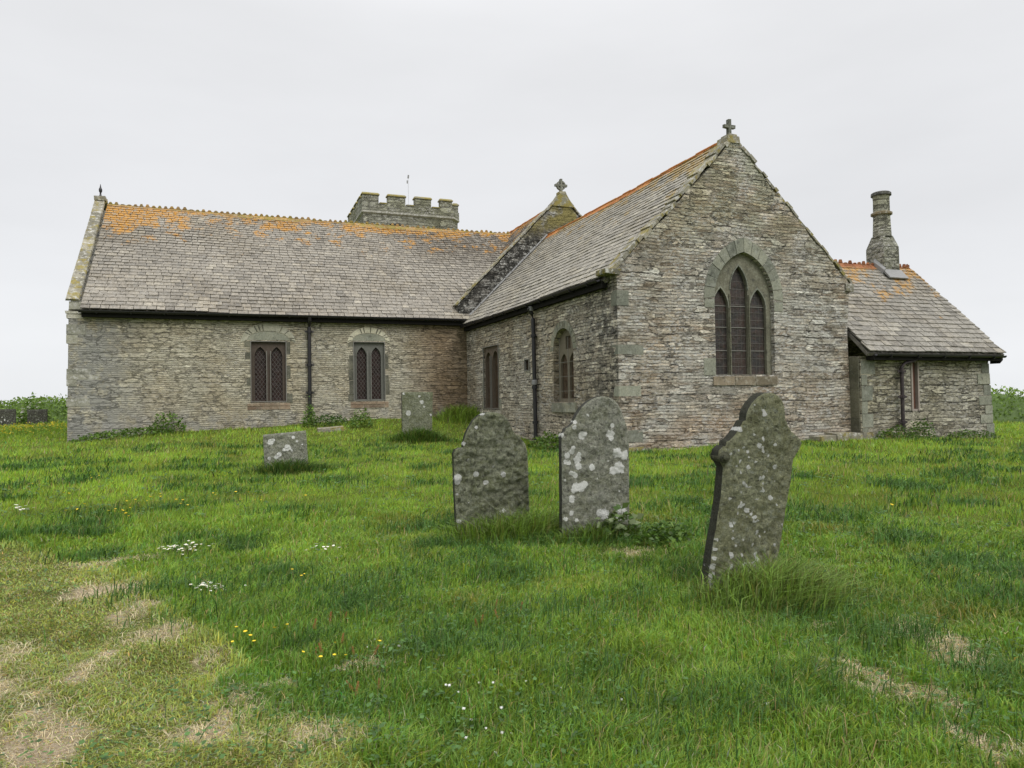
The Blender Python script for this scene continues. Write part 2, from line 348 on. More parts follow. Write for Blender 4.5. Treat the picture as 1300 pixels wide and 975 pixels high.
QUOIN = dressed('quoin_stone', (.29, .285, .235), (.38, .37, .32), (.50, .49, .46), .5)
COPE = dressed('lichened_coping', (.22, .205, .16), (.30, .285, .235), (.50, .49, .45), .55, .1)
COPE_Y = dressed('yellow_lichened_coping', (.25, .23, .17), (.31, .30, .23), (.44, .44, .40), .45, .5)
TOWERTOP = dressed('tower_coping', (.22, .21, .14), (.28, .26, .18), (.36, .35, .28), .3, .8)
CROSSM = dressed('cross_granite', (.15, .155, .13), (.20, .20, .17), (.3, .31, .27), .3)
SLATE_T = slate_mat('transept_slate', (.245, .224, .188), (.56, .27, .025), .42, (.90, .88, .84), lambda m: m.math('MULTIPLY', m.step(m.xyz()[0], -3.5, .5), m.step(m.xyz()[2], 6.4, 8.2)), .86, lambda m: m.math('MULTIPLY', m.math('MULTIPLY', m.step(m.xyz()[0], -9.6, -12.2), m.step(m.xyz()[2], 6.4, 8.8)), .15))
SLATE_C = slate_mat('chancel_slate', (.30, .28, .235), (.42, .28, .07), .36, (.92, .9, .85), None, .82, lambda m: m.math('MULTIPLY', m.math('MULTIPLY', m.step(m.xyz()[1], 5, .5), m.step(m.xyz()[2], 6.2, 7.8)), .12))
SLATE_V = slate_mat('vestry_slate', (.232, .218, .188), (.46, .25, .05), .34, (.9, .87, .82), None, .75)
RIDGE_C = dressed('orange_ridge_tile', (.44, .16, .05), (.50, .21, .07), (.46, .27, .08), .5, 0, .006)
RIDGE_T = dressed('lichened_ridge_tile', (.30, .20, .10), (.40, .24, .08), (.34, .30, .22), .45, .3, .01)
RIDGE_V = dressed('red_ridge_tile', (.26, .10, .05), (.34, .14, .065), (.36, .24, .12), .25, 0, .01)
BLACK = plain('black_cast_iron', (.016, .015, .017), .45, .5, .3)
BROWNPIPE = plain('worn_iron_pipe', (.03, .022, .024), .55, .4, .3, 0, (.10, .075, .065))
LEAD = plain('lead_flashing', (.24, .24, .235), .6, .4, .2)
WOODRED = plain('weathered_red_wood', (.13, .062, .045), .75, .2, .35)
WOODPALE = plain('weathered_pale_wood', (.30, .26, .23), .8, .2, .25)
BOARD = plain('brown_window_stone', (.125, .10, .075), .8, .2, .3)
TRAC = plain('brown_tracery_stone', (.085, .068, .055), .85, .2, .3)
TRAC_G = plain('grey_tracery_stone', (.14, .142, .125), .85, .2, .3)
WIRE = plain('galvanised_wire', (.19, .185, .165), .5, .4, .1)
FELT = plain('dark_underside', (.02, .019, .018), .9, .1, .1)
REDSILL = dressed('rusty_sill_stone', (.20, .14, .10), (.30, .24, .18), (.36, .30, .22), .3)
def glass(name, kind, base, line, sx=.16, sz=.22):
    m = Mat(name, .3, .26); x, y, z = m.xyz(); u = m.math('ADD', x, y)
    if kind == 'diamond':
        def tri(v): return m.math('ABSOLUTE', m.math('SUBTRACT', m.math('FRACT', v), .5))
        a = m.math('ADD', m.math('DIVIDE', u, sx), m.math('DIVIDE', z, sz)); b = m.math('SUBTRACT', m.math('DIVIDE', u, sx), m.math('DIVIDE', z, sz))
        ln = m.math('MAXIMUM', m.step(tri(a), .36, .44), m.step(tri(b), .36, .44))
    else:
        def tri(v): return m.math('ABSOLUTE', m.math('SUBTRACT', m.math('FRACT', v), .5))
        ln = m.math('MAXIMUM', m.step(tri(m.math('DIVIDE', u, sx)), .42, .47), m.step(tri(m.math('DIVIDE', z, sz)), .44, .48))
    c = m.mix(m.step(m.noise(3.5, 4, .6), .35, .65), base[0], base[1])
    c = m.mix(m.math('MULTIPLY', m.step(m.noise(9, 3, .6), .56, .66), .6), c, base[2])
    c = m.mix(m.math('MULTIPLY', ln, .75), c, line)
    m.color(c); m.set(m.b.inputs['Roughness'], m.lin(ln, 0, 1, .35, .8)); m.bump(m.math('ADD', m.math('MULTIPLY', m.noise(7, 2), 2.5), ln), .012, 1)
    return m.m
GL_D = glass('diamond_leaded_glass', 'diamond', ((.018, .011, .010), (.030, .014, .012), (.045, .024, .02)), (.11, .10, .09), .125, .175)
GL_E = glass('stained_leaded_glass', 'grid', ((.032, .030, .029), (.052, .037, .031), (.085, .052, .044)), (.115, .108, .095), .115, .2)
GL_B = glass('brown_shuttered_glass', 'grid', ((.045, .03, .02), (.075, .05, .032), (.10, .07, .045)), (.13, .10, .065), .3, .28)
# ------------------------------------------------------------------ the church
CH = empty('church', (8.56, 14.95, .35), 'old slate rubble parish church with grey slate roofs, orange lichen and small battlemented tower', 'church')
XC, YF, YT, XR = 8.563, 14.945, 26.808, 15.70
EM = lambda u, z, w=0.0: (u, YF - w, z)          # east gable
NM = lambda u, z, w=0.0: (XC - w, u, z)          # chancel side wall (u = Y)
TM = lambda u, z, w=0.0: (u, YT - w, z)          # transept front
rg = random.Random(5)
APX = (11.99, 8.18)
ewin = arch(11.29, 13.15, 2.13, 4.10, 5.29, 12)
lanc = arch(17.36, 18.65, 1.50, 2.95, 3.55, 9, False)
nich = [(20.43, 2.46), (20.84, 2.46), (20.84, 2.86), (20.43, 2.86)]
bwin = [(23.19, 1.25), (24.78, 1.25), (24.78, 3.51), (23.19, 3.51)]
# chancel
cw = MB()
left = jpoly((8.60, 4.72), APX, 17, .035, rg); right = jpoly(APX, (15.74, 4.66), 20, .05, rg)
panel(cw, EM, [(8.50, -.6), (15.66, -.6), (15.70, .9), (15.64, 3.3), (15.76, 4.62), *right[::-1], (12.08, 8.16), (11.9, 8.16), *left[::-1], (8.50, 4.72)][::1], [ewin], .55, .34)
panel(cw, NM, [(YF + .02, -.6), (27.0, -.6), (27.0, 4.58), (YF + .02, 4.58)], [lanc, nich, bwin], .55, .3, w0=.06)
chancel_wall = cw.build('chancel_wall', RUB_N, CH)
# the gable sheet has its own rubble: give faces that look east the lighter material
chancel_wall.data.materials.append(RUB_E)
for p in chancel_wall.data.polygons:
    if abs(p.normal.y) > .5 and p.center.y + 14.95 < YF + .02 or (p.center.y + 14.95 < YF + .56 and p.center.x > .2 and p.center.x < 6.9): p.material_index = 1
rw = MB(); rw.box((15.15, YF + .5, -.6), (15.62, 27, 4.5)); rw.build('chancel_wall', RUB_N, CH)
# quoins at the east corner
q = MB(); z = .25
while z < 4.4:
    h = rg.uniform(.24, .42); a = rg.choice((.45, .7, .9)) * rg.uniform(.8, 1.1); b = rg.choice((.3, .5, .38))
    if rg.random() < .2: q.box((8.497, YF - .006, z + .012), (8.503 + a * .8, YF + b * .6, min(z + h, 4.3) - .012), .008)
    z += h
q.build('quoins', GREENSTONE, chancel_wall)
pl = MB(); x = 8.3
while x < 10.6:
    l = rg.uniform(.35, .8); pl.box((x, YF - rg.uniform(.16, .2), -.5), (x + l - .02, YF - .008, rg.uniform(.30, .38) + (.08 if x < 8.9 else 0)), .015); x += l
x = 14.2
while x < 16.9:
    l = rg.uniform(.35, .7); pl.box((x, YF - rg.uniform(.42, .5), -.4), (x + l - .02, YF - .33 if x > 15.6 else YF - .008, rg.uniform(.50, .58)), .02); x += l
pl.build('plinth', COPE, chancel_wall)
# kneelers
kn = MB(); kn.box((8.16, YF - .05, 4.53), (8.60, YF + .42, 4.67), .025); kn.box((15.60, YF - .04, 4.40), (15.86, YF + .4, 4.60), .02)
kn.build('kneeler', COPE, chancel_wall)
# gable coping: rough stones laid up each slope
cp = MB()
def coping(mb, a, b, y0, y1, n, thick, rg, rough=.03):
    a = Vector(a); b = Vector(b); d = b - a; L = d.length; d.normalize(); nn = Vector((-d.y, d.x)); nn = nn if nn.y > 0 else -nn
    t = 0
    while t < L - .05:
        l = min(L - t, L / n * rg.uniform(.55, 1.5)); off = rg.uniform(-rough, rough); th = thick * rg.uniform(.7, 1.25); ya = y0 + rg.uniform(-.03, .03)
        p0 = a + d * (t + .008) + nn * off; p1 = a + d * (t + l - .008) + nn * (off + rg.uniform(-rough, rough) * .6)
        q0 = p0 + nn * th; q1 = p1 + nn * th * rg.uniform(.85, 1.1)
        mb.hexa([(p0.x, ya, p0.y), (p1.x, ya, p1.y), (p1.x, y1, p1.y), (p0.x, y1, p0.y), (q0.x, ya, q0.y), (q1.x, ya, q1.y), (q1.x, y1, q1.y), (q0.x, y1, q0.y)]); t += l
coping(cp, (8.42, 4.58), (11.93, 8.14), YF - .03, YF + .42, 19, .085, rg, .04)
coping(cp, (15.80, 4.62), (12.06, 8.14), YF - .02, YF + .40, 20, .07, rg, .035)
cp.box((11.8, YF - .02, 8.06), (12.18, YF + .4, 8.26), .03); cp.box((11.87, YF + .02, 8.22), (12.12, YF + .33, 8.34), .02)
cp.build('coping', COPE, CH)
cr = MB(); cy = YF + .17
cr.box((11.94, cy - .05, 8.30), (12.03, cy + .05, 8.75), .006); cr.box((11.82, cy - .047, 8.52), (11.942, cy + .047, 8.605), .006); cr.box((12.028, cy - .047, 8.52), (12.155, cy + .047, 8.605), .006)
cr.build('gable_cross', CROSSM, CH)

# east window
W = MB(); inner = arc(11.29, 13.15, 4.10, 5.29, 14); outer = arc(10.97, 13.46, 4.05, 5.66, 14)
ring_blocks(W, EM, inner, outer, 2, -.2, .016, .006)
for k in range(1):
    W.box((10.99, YF - .014, 3.83), (11.28, YF + .2, 4.04), .004); W.box((13.16, YF - .014, 3.79), (13.44, YF + .2, 4.03), .004); W.box((10.92, YF - .012, 2.12), (11.28, YF + .2, 2.55), .006)
win = W.build('window', GREENSTONE, CH)
tr = MB()
lights = [arch(11.315, 11.80, 2.14, 3.84, 4.36, 10), arch(11.865, 12.405, 2.14, 4.33, 4.95, 10), arch(12.47, 12.99, 2.14, 3.84, 4.36, 10)]
o = 0.003
panel(tr, EM, arch(11.29 + o, 13.15 - o, 2.13 + o, 4.10, 5.29 - o, 12), lights, .10, .09, w0=-.12)
# raised mouldings of the mullions and hood over the middle light
for xa in (11.815, 12.42):
    tr.box((xa, YF + .085, 2.14), (xa + .035, YF + .121, 4.2))
tr.build('tracery', OCHRE, win)
head = MB()
for k, (xa, xb, sp, ap) in enumerate(((11.32, 11.80, 3.84, 4.36), (11.865, 12.405, 4.33, 4.95), (12.47, 12.99, 3.84, 4.36))):
    ring_blocks(head, EM, arc(xa, xb, sp, ap, 8), arc(xa - .026, xb + .026, sp, ap + .05, 8), 16, -.16, -.10, 0)
head.build('light_head', GREENSTONE, win)
ml = MB()
for xa in (11.815, 12.375):      # straight joints and pale infill of the head
    pass
sl_ = MB()
for xa, xb in ((11.20, 11.85), (11.86, 12.5), (12.51, 13.2)): sl_.hexa([(xa, YF - .025, 1.87), (xb - .006, YF - .025, 1.87), (xb - .006, YF + .3, 1.87), (xa, YF + .3, 1.87), (xa, YF - .025, 2.09), (xb - .006, YF - .025, 2.09), (xb - .006, YF + .3, 2.135), (xa, YF + .3, 2.135)])
sl_.build('sill', dressed('east_sill_stone', (.19, .16, .115), (.26, .215, .16), (.40, .38, .32), .3), win)
for lt in lights:
    g = MB(); xa = lt[0][0]; xb = lt[1][0]; g.box((xa - .02, YF + .215, 2.1), (xb + .02, YF + .235, max(p[1] for p in lt) + .03)); g.build('pane', GL_E, win)
bars = MB()
for lt in lights:
    xa, xb = lt[0][0], lt[1][0]
    for zz in (2.75, 3.35, 3.9): bars.box((xa, YF + .196, zz), (xb, YF + .212, zz + .018))
bars.build('saddle_bar', WIRE, win)

def two_light(M, sgn, u0, u1, z0, z1, stone, paneM, surround, ring, guard=True, sillm=None, arched=None, rec=.09, tym=None):
    """a pair of cusped lancets in a square frame; M maps (u,z,w)"""
    name = 'window'; fr = MB(); t = .05
    um = (u0 + u1) / 2; b = .13; lw = (u1 - u0 - 2 * b - .17) / 2
    L = [arch(u0 + b, u0 + b + lw, z0 + .07, z1 - .55, z1 - .2, 8), arch(u1 - b - lw, u1 - b, z0 + .07, z1 - .55, z1 - .2, 8)]
    panel(fr, M, [(u0 + .004, z0 + .004), (u1 - .004, z0 + .004), (u1 - .004, z1 - .004), (u0 + .004, z1 - .004)], L, .1, .09, w0=-rec)
    root = fr.build(name, stone, CH)
    for l in L:
        g = MB(); zt = max(p[1] for p in l); ua, ub = l[0][0], l[1][0]
        g.prism([M(ua - .02, z0 + .05, -rec - .08), M(ub + .02, z0 + .05, -rec - .08), M(ub + .02, zt + .03, -rec - .08), M(ua - .02, zt + .03, -rec - .08)],
                [M(ua - .02, z0 + .05, -rec - .1), M(ub + .02, z0 + .05, -rec - .1), M(ub + .02, zt + .03, -rec - .1), M(ua - .02, zt + .03, -rec - .1)])
        g.build('pane', paneM, root)
    md = MB()
    for l in L:      # raised moulding round each light
        top = l[2:]; ua, ub = l[0][0], l[1][0]
        oo = arc(ua - .045, ub + .045, z1 - .55, z1 - .13, 8)
        ring_blocks(md, M, arc(ua - .004, ub + .004, z1 - .55, z1 - .196, 8), oo, 16, -rec - .02, -rec + .022, 0)
        for a, c in ((ua - .045, ua - .004), (ub + .004, ub + .045)):
            md.prism([M(a, z0 + .07, -rec - .02), M(c, z0 + .07, -rec - .02), M(c, z1 - .56, -rec - .02), M(a, z1 - .56, -rec - .02)], [M(a, z0 + .07, -rec + .022), M(c, z0 + .07, -rec + .022), M(c, z1 - .56, -rec + .022), M(a, z1 - .56, -rec + .022)])
    md.build('moulding', stone, root)
    if guard:
        gd = MB(); k = .022
        def bar(a, c, e, f): gd.prism([M(a, c, .005), M(e, c, .005), M(e, f, .005), M(a, f, .005)], [M(a, c, .03), M(e, c, .03), M(e, f, .03), M(a, f, .03)])
        bar(u0 - .01, z0 + .03, u0 + .015, z1); bar(u1 - .015, z0 + .03, u1 + .01, z1); bar(u0 + .016, z1 - .022, u1 - .016, z1); bar(u0 + .016, z0 + .03, u1 - .016, z0 + .05)
        bar(um - .075, z0 + .05, um - .055, z1 - .35); bar(um + .055, z0 + .05, um + .075, z1 - .35)
        gd.build('guard_frame', WIRE, root)
    if ring:
        rm = MB(); (ia, ib, isp, iap, th, n, bl) = ring
        ring_blocks(rm, M, arc(ia, ib, isp, iap, n, False), arc(ia - th * .8, ib + th * .8, isp - .08, iap + th, n, False), bl, -.15, .014, .032)
        rm.build('relieving_arch', surround, root)
        mb_ = MB(); ring_blocks(mb_, M, arc(ia + .012, ib - .012, isp, iap - .012, 16, False), arc(ia - th * .85, ib + th * .85, isp - .09, iap + th * 1.06, 16, False), 32, -.15, .005, 0); mb_.build('arch_mortar', MORTAR, root)
        ty = MB(); A = arc(ia + .02, ib - .02, isp, iap - .03, 12, False)
        ty.prism([M(*p, -.1) for p in A], [M(*p, .006) for p in A]); ty.build('tympanum', tym or GREENSTONE, root)
    jb = MB()
    for (a, c) in ((u0 - .16, u0 - .012), (u1 + .012, u1 + .17)):
        z = z0 - .02
        while z < z1 - .15:
            if rg.random() < .38: z += rg.uniform(.15, .4); continue
            h = rg.uniform(.22, .6); h = min(h, z1 - z); w = rg.uniform(-.05, .06)
            a2, c2 = (a - w, c) if a < u0 else (a, c + w)
            jb.prism([M(a2, z + .01, -.1), M(c2, z + .01, -.1), M(c2, z + h - .01, -.1), M(a2, z + h - .01, -.1)], [M(a2, z + .01, .008), M(c2, z + .01, .008), M(c2, z + h - .01, .008), M(a2, z + h - .01, .008)]); z += h
    jb.build('jamb', surround, root)
    if sillm:
        sm = MB(); z = z0 - .012
        for r_ in range(2):
            u = u0 - .12
            while u < u1 + .1:
                l = rg.uniform(.3, .8); h = .1 + .03 * r_
                sm.prism([M(u, z - h, -.3), M(min(u + l, u1 + .14) - .015, z - h, -.3), M(min(u + l, u1 + .14) - .015, z - .01, -.3), M(u, z - .01, -.3)],
                         [M(u, z - h, .02 - r_ * .012), M(min(u + l, u1 + .14) - .015, z - h, .02 - r_ * .012), M(min(u + l, u1 + .14) - .015, z - .01, .02 - r_ * .012), M(u, z - .01, .02 - r_ * .012)]); u += l
            z -= h
        sm.build('sill', sillm, root)
    return root
MORTAR = dressed('pale_lime_mortar', (.48, .46, .36), (.55, .53, .43), (.5, .49, .43), .2)
JAMB = dressed('slate_jamb', (.20, .205, .17), (.28, .27, .21), (.4, .4, .36), .3)
ARCHST = dressed('thin_arch_slates', (.10, .10, .08), (.17, .165, .13), (.34, .33, .27), .15)
w1 = (.54, 1.735, 1.62, 3.80); w2 = (4.11, 5.27, 1.62, 3.83)
tw = MB()
panel(tw, TM, [(-5.06, -.4), (8.9, -.4), (8.9, 4.66), (-5.0, 4.66)], [[(a, c), (b, c), (b, d), (a, d)] for a, b, c, d in (w1, w2)], .55, .3)
transept_wall = tw.build('transept_wall', RUB_T, CH)
sw = MB(); sw.box((-5.04, YT + .56, -.4), (-4.55, 37.2, 4.66)); sw.prism([(-5.04, YT + .1, 4.661), (-5.04, 37.2, 4.661), (-5.04, 31.98, 9.3)], [(-4.6, YT + .1, 4.661), (-4.6, 37.2, 4.661), (-4.6, 31.98, 9.3)])
sw.build('transept_wall', RUB_T, CH)
two_light(TM, 1, *w1, TRAC, GL_D, ARCHST, (.42, 1.86, 3.84, 4.18, .24, 10, 1), True, REDSILL)
two_light(TM, 1, *w2, TRAC_G, GL_D, ARCHST, (4.06, 5.32, 3.86, 4.17, .19, 9, 1), True, REDSILL)
NMw = lambda u, z, w=0.0: NM(u, z, w + .06)
two_light(NMw, -1, 23.19, 24.78, 1.25, 3.51, BOARD, GL_B, JAMB, None, True, None, rec=.05)
# quoins on the transept's outer corner, kneeler steps and verge coping
q = MB(); z = .2
while z < 4.5:
    h = rg.uniform(.16, .4); a = rg.choice((.35, .6, .8)) * rg.uniform(.8, 1.15)
    if rg.random() < .35: q.box((-5.064, YT - .008, z + .008), (-5.06 + a, YT + .3, min(z + h, 4.6) - .008), .006)
    z += h
q.build('quoins', QUOIN, transept_wall)
kn = MB(); kn.box((-5.09, YT - .02, 4.62), (-4.64, YT + .4, 4.70), .015); kn.box((-4.98, YT - .02, 4.76), (-4.58, YT + .42, 5.0), .01); kn.build('kneeler', QUOIN, transept_wall)
vc = MB(); p0 = Vector((YT - .06, 5.02)); p1 = Vector((31.96, 9.66)); L = (p1 - p0).length; d = (p1 - p0).normalized(); nn = Vector((-d.y, d.x)); t = 0
while t < L - .02:
    l = min(rg.uniform(.45, .8), L - t); a = p0 + d * (t + .006); b = p0 + d * (t + l - .006); x0 = -5.07 + rg.uniform(-.012, .012)
    vc.hexa([(x0, a.x, a.y), (-4.68, a.x, a.y), (-4.68, b.x, b.y), (x0, b.x, b.y)] + [(x0 + .02, *(a + nn * .075)), (-4.70, *(a + nn * .07)), (-4.70, *(b + nn * .07)), (x0 + .02, *(b + nn * .075))]); t += l
vc.hexa([(-5.06, 31.95, 9.6), (-4.62, 31.95, 9.6), (-4.62, 37.2, 4.9), (-5.06, 37.2, 4.9), (-5.06, 31.97, 9.76), (-4.62, 31.97, 9.76), (-4.62, 37.3, 5.02), (-5.06, 37.3, 5.02)])
vc.box((-5.05, 31.8, 9.66), (-4.66, 32.15, 9.82), .02)
vc.build('coping', COPE, CH)
fi = MB(); fi.lathe((-4.86, 31.97, 9.78), [(.07, 0), (.06, .08), (.035, .12), (.03, .2), (.06, .26), (.065, .34), (.03, .42), (.008, .55)], 8); fi.build('finial', BLACK, CH, smooth=True)

# lancet and small light in the chancel side wall
lw = MB(); o = .004
panel(lw, NMw, arch(17.36 + o, 18.65 - o, 1.5 + o, 2.95, 3.55 - o, 9, False),
      [arch(17.50, 17.93, 1.6, 2.55, 2.86, 7), arch(18.07, 18.50, 1.6, 2.55, 2.86, 7), [(17.84, 2.98), (18.16, 2.98), (18.16, 3.34), (17.84, 3.34)]], .1, .09, w0=-.16)
lwr = lw.build('window', plain('yellow_grey_stone', (.17, .15, .11), .85, .2, .3), CH)
for a, b, c, d in ((17.48, 17.95, 1.55, 2.9), (18.05, 18.52, 1.55, 2.9), (17.8, 18.2, 2.95, 3.36)):
    g = MB(); g.box((XC + .165, a, c), (XC + .185, b, d)); g.build('pane', GL_B, lwr)
rm = MB(); ring_blocks(rm, NMw, arc(17.36, 18.65, 2.95, 3.55, 14, False), arc(17.16, 18.86, 2.93, 3.76, 14, False), 2, -.12, .012, .012); rm.build('arch_ring', JAMB, lwr)
gd = MB()
for yy in (17.72, 18.28): gd.box((XC - .045, yy, 1.52), (XC - .035, yy + .012, 3.3))
for zz in (1.8, 2.2, 2.6): gd.box((XC - .033, 17.4, zz), (XC - .025, 18.6, zz + .012))
gd.build('guard_frame', WIRE, lwr)
si = MB(); si.box((XC - .11, 17.2, 1.22), (XC + .1, 18.0, 1.49), .006); si.box((XC - .11, 18.01, 1.22), (XC + .1, 18.75, 1.49), .006); si.build('sill', JAMB, lwr)
nf = MB()
for a in ((20.43, 2.46, 20.84, 2.50), (20.43, 2.82, 20.84, 2.86), (20.43, 2.5, 20.475, 2.82), (20.795, 2.5, 20.84, 2.82)):
    nf.box((XC - .085, a[0], a[1]), (XC - .02, a[2], a[3]))
nfr = nf.build('window', WIRE, CH); g = MB(); g.box((XC + .02, 20.42, 2.45), (XC + .03, 20.85, 2.87)); g.build('pane', GL_B, nfr)

# nave gable and roof
ng = MB()
GA, GL_ = (12.70, 9.98), (8.16, 5.32)
NG = lambda u, z, w=0.0: (u, 26.77 - w, z)
lf = jpoly(GL_, GA, 16, .02, rg); rt = jpoly(GA, (17.25, 5.32), 16, .02, rg)
panel(ng, NG, [(8.5, 4.4), (17.0, 4.4), (17.2, 4.8), (17.25, 5.32), *rt[::-1], (12.80, 9.98), (12.68, 9.98), *lf[::-1], (8.16, 5.32), (8.2, 4.85), (8.38, 4.6)], (), .42)
nave_gable = ng.build('nave_gable', RUB_G, CH)
cp = MB(); coping(cp, (8.10, 5.30), (12.66, 9.99), 26.75, 27.24, 14, .05, rg, .015); coping(cp, (17.32, 5.30), (12.82, 9.99), 26.75, 27.24, 14, .06, rg, .015)
cp.build('coping', COPE, CH)
kb = MB(); kb.prism([(12.28, 26.72, 9.55), (13.24, 26.72, 9.55), (12.9, 26.72, 10.08), (12.62, 26.72, 10.08)], [(12.28, 27.22, 9.55), (13.24, 27.22, 9.55), (12.9, 27.22, 10.08), (12.62, 27.22, 10.08)]); kb.box((12.63, 26.76, 10.085), (12.90, 27.15, 10.2), .02)
kb.build('apex_stone', COPE_Y, nave_gable)
cc = MB(); c0 = Vector((12.76, 26.95, 10.48))
def celtic():
    n = 24; ro, ri = .20, .135
    for k in range(n):
        a, b = 2 * math.pi * k / n, 2 * math.pi * (k + 1) / n
        P = [(c0.x + r * math.cos(t), y, c0.z + r * math.sin(t)) for y in (c0.y - .06, c0.y + .06) for r, t in ((ri, a), (ro, a), (ro, b), (ri, b))]
        cc.hexa([P[0], P[1], P[2], P[3], P[4], P[5], P[6], P[7]])
celtic()
cc.box((c0.x - .045, c0.y - .07, 10.18), (c0.x + .045, c0.y + .07, 10.75)); cc.box((c0.x - .27, c0.y - .068, c0.z - .045), (c0.x - .047, c0.y + .068, c0.z + .045)); cc.box((c0.x + .047, c0.y - .068, c0.z - .045), (c0.x + .27, c0.y + .068, c0.z + .045))
cc.build('gable_cross', CROSSM, CH)
fl = MB()
for k in range(14):      # stepped lead flashing up the chancel roof
    t0, t1 = k / 14, (k + 1) / 14 - .004
    P = lambda t, n: (8.32 + 3.73 * t - .70 * n, 4.55 + 3.76 * t + .70 * n)
    a, b, c, d = P(t0, .03), P(t1, .03), P(t1, .075 + .012 * (k % 2)), P(t0, .075 + .012 * (k % 2))
    fl.hexa([(a[0], 26.70, a[1]), (b[0], 26.70, b[1]), (b[0], 26.765, b[1]), (a[0], 26.765, a[1]), (d[0], 26.72, d[1]), (c[0], 26.72, c[1]), (c[0], 26.765, c[1]), (d[0], 26.765, d[1])])
fl.build('flashing', LEAD, CH)
nwall = MB(); nwall.box((8.6, 27.3, -.2), (16.9, 42.2, 4.6)); nwall.build('nave_wall', RUB_T, CH)

# roofs of single slates
def roof(name, mat, planes, parent=CH):
    mb = MB(); RN, HI = [], []
    for (O, a, L, s, H, c0, c1, wd, sag) in planes:
        O = Vector(O); a = Vector(a).normalized(); s = Vector(s).normalized(); n = a.cross(s).normalized()
        if n.z < 0: n = -n
        t = 0.0; row = 0
        def sg(u, v): return sag * (float(vnoise(u * .35 + 9, v * .5, 21)) - .5) * 2 - sag * 1.2 * math.sin(math.pi * max(0, min(1, u / L)))
        while t < H - .02:
            ch = c0 + (c1 - c0) * t / H; u = -rnd.uniform(0, wd) if row % 2 else -rnd.uniform(0, .4 * wd)
            while u < L:
                wdt = wd * rnd.uniform(.72, 1.28) * (1.15 - .3 * t / H); u0, u1 = max(u, 0), min(u + wdt - .019, L); u += wdt
                if u1 - u0 < .04: continue
                lo = t + rnd.gauss(0, .006); hi = min(lo + ch * 1.75, H); th = rnd.uniform(.024, .038); lift = rnd.uniform(.008, .024); tw = rnd.gauss(0, .004)
                b0 = sg((u0 + u1) / 2, t); p = []
                for (uu, vv, nn_) in ((u0, lo + tw, .032 + lift), (u1, lo - tw, .032 + lift), (u1, hi, .010), (u0, hi, .010)): p.append(O + a * uu + s * vv + n * (nn_ + b0))
                mb.hexa([q - n * th for q in p] + p)
                r = rnd.random(); h = t / H
                RN += [r] * 8; HI += [h] * 8
            t += ch; row += 1
        # boarding under the slates
        b = [O, O + a * L, O + a * L + s * H, O + s * H]; dn = sag * 2.3 + .012
        mb.hexa([q - n * (.09 + dn) for q in b] + [q - n * dn for q in b]); RN += [0] * 8; HI += [0] * 8
    return mb.build(name, mat, parent, attrs={'rnd': RN, 'hi': HI}, recalc=False)
sT = Vector((0, 31.98 - 26.50, 9.50 - 4.72)); HT = sT.length
tr_ = roof('transept_roof', SLATE_T, [((-4.62, 26.50, 4.74), (1, 0, 0), 17.2, sT, HT, .225, .17, .28, .045), ((-4.62, 37.46, 4.74), (1, 0, 0), 17.2, (0, -sT.y, sT.z), HT, .4, .4, .8, .0)])
sC = Vector((12.05 - 8.30, 0, 8.27 - 4.50)); HC = sC.length
cr_ = roof('chancel_roof', SLATE_C, [((8.30, 15.28, 4.52), (0, 1, 0), 11.46, sC, HC, .225, .19, .28, .035), ((15.82, 15.28, 4.52), (0, 1, 0), 11.46, (-sC.x, 0, sC.z), HC, .4, .4, .7, .0)])
sN = Vector((12.76 - 8.50, 0, 9.80 - 4.85))
nr_ = roof('nave_roof', SLATE_T, [((8.50, 27.2, 4.87), (0, 1, 0), 14.9, sN, sN.length, .23, .18, .36, .0), ((17.02, 27.2, 4.87), (0, 1, 0), 14.9, (-sN.x, 0, sN.z), sN.length, .4, .4, .7, .0)])
def ridge(parent, mat, p0, p1, side, crest=0, ln=.45, name='ridge_tiles', hw=.17, drop=.16, sag=0):
    mb = MB(); p0 = Vector(p0); p1 = Vector(p1); d = (p1 - p0); L = d.length; d.normalize(); sd = Vector(side).normalized(); up = Vector((0, 0, 1)); t = 0
    while t < L - .03:
        l = min(ln * rnd.uniform(.9, 1.1), L - t); a = p0 + d * (t + .004); b = p0 + d * (t + l - .004); j = rnd.uniform(-.012, .012)
        for q in (a, b): pass
        z0 = sag * -math.sin(math.pi * t / L)
        def sec(q): return [q + sd * hw - up * (drop - j) + up * z0, q + up * (.03 + j + z0), q - sd * hw - up * (drop - j) + up * z0, q - sd * (hw - .03) - up * (drop + .0 - j) + up * z0, q - up * (.01 - j - z0), q + sd * (hw - .03) - up * (drop - j) + up * z0]
        mb.prism(sec(a), sec(b))
        if crest:
            k = 2
            for c in range(k):
                m = a + d * l * (c + .5) / k + up * (.028 + j + z0); h = crest * rnd.uniform(.55, 1.15)
                if rnd.random() < .12: h *= .3
                w = l / k * .34
                P = [m - d * w, m + d * w, m + d * w * .45 + up * h, m - d * w * .45 + up * h]
                mb.prism([x - sd * .028 for x in P], [x + sd * .028 for x in P])
        else:
            mb.tube([a + up * (.035 + j + z0), b + up * (.035 + j + z0)], .035, 8)
        t += l
    return mb.build(name, mat, parent)
ridge(tr_, RIDGE_T, (-4.62, 31.98, 9.56), (12.4, 31.98, 9.53), (0, 1, 0), .085, .46, sag=.04)
ridge(cr_, RIDGE_C, (12.05, 15.34, 8.29), (12.05, 26.76, 8.29), (1, 0, 0), 0, .45, sag=.02)
ridge(nr_, RIDGE_C, (12.76, 27.24, 9.82), (12.76, 42, 9.82), (1, 0, 0), 0, .45)

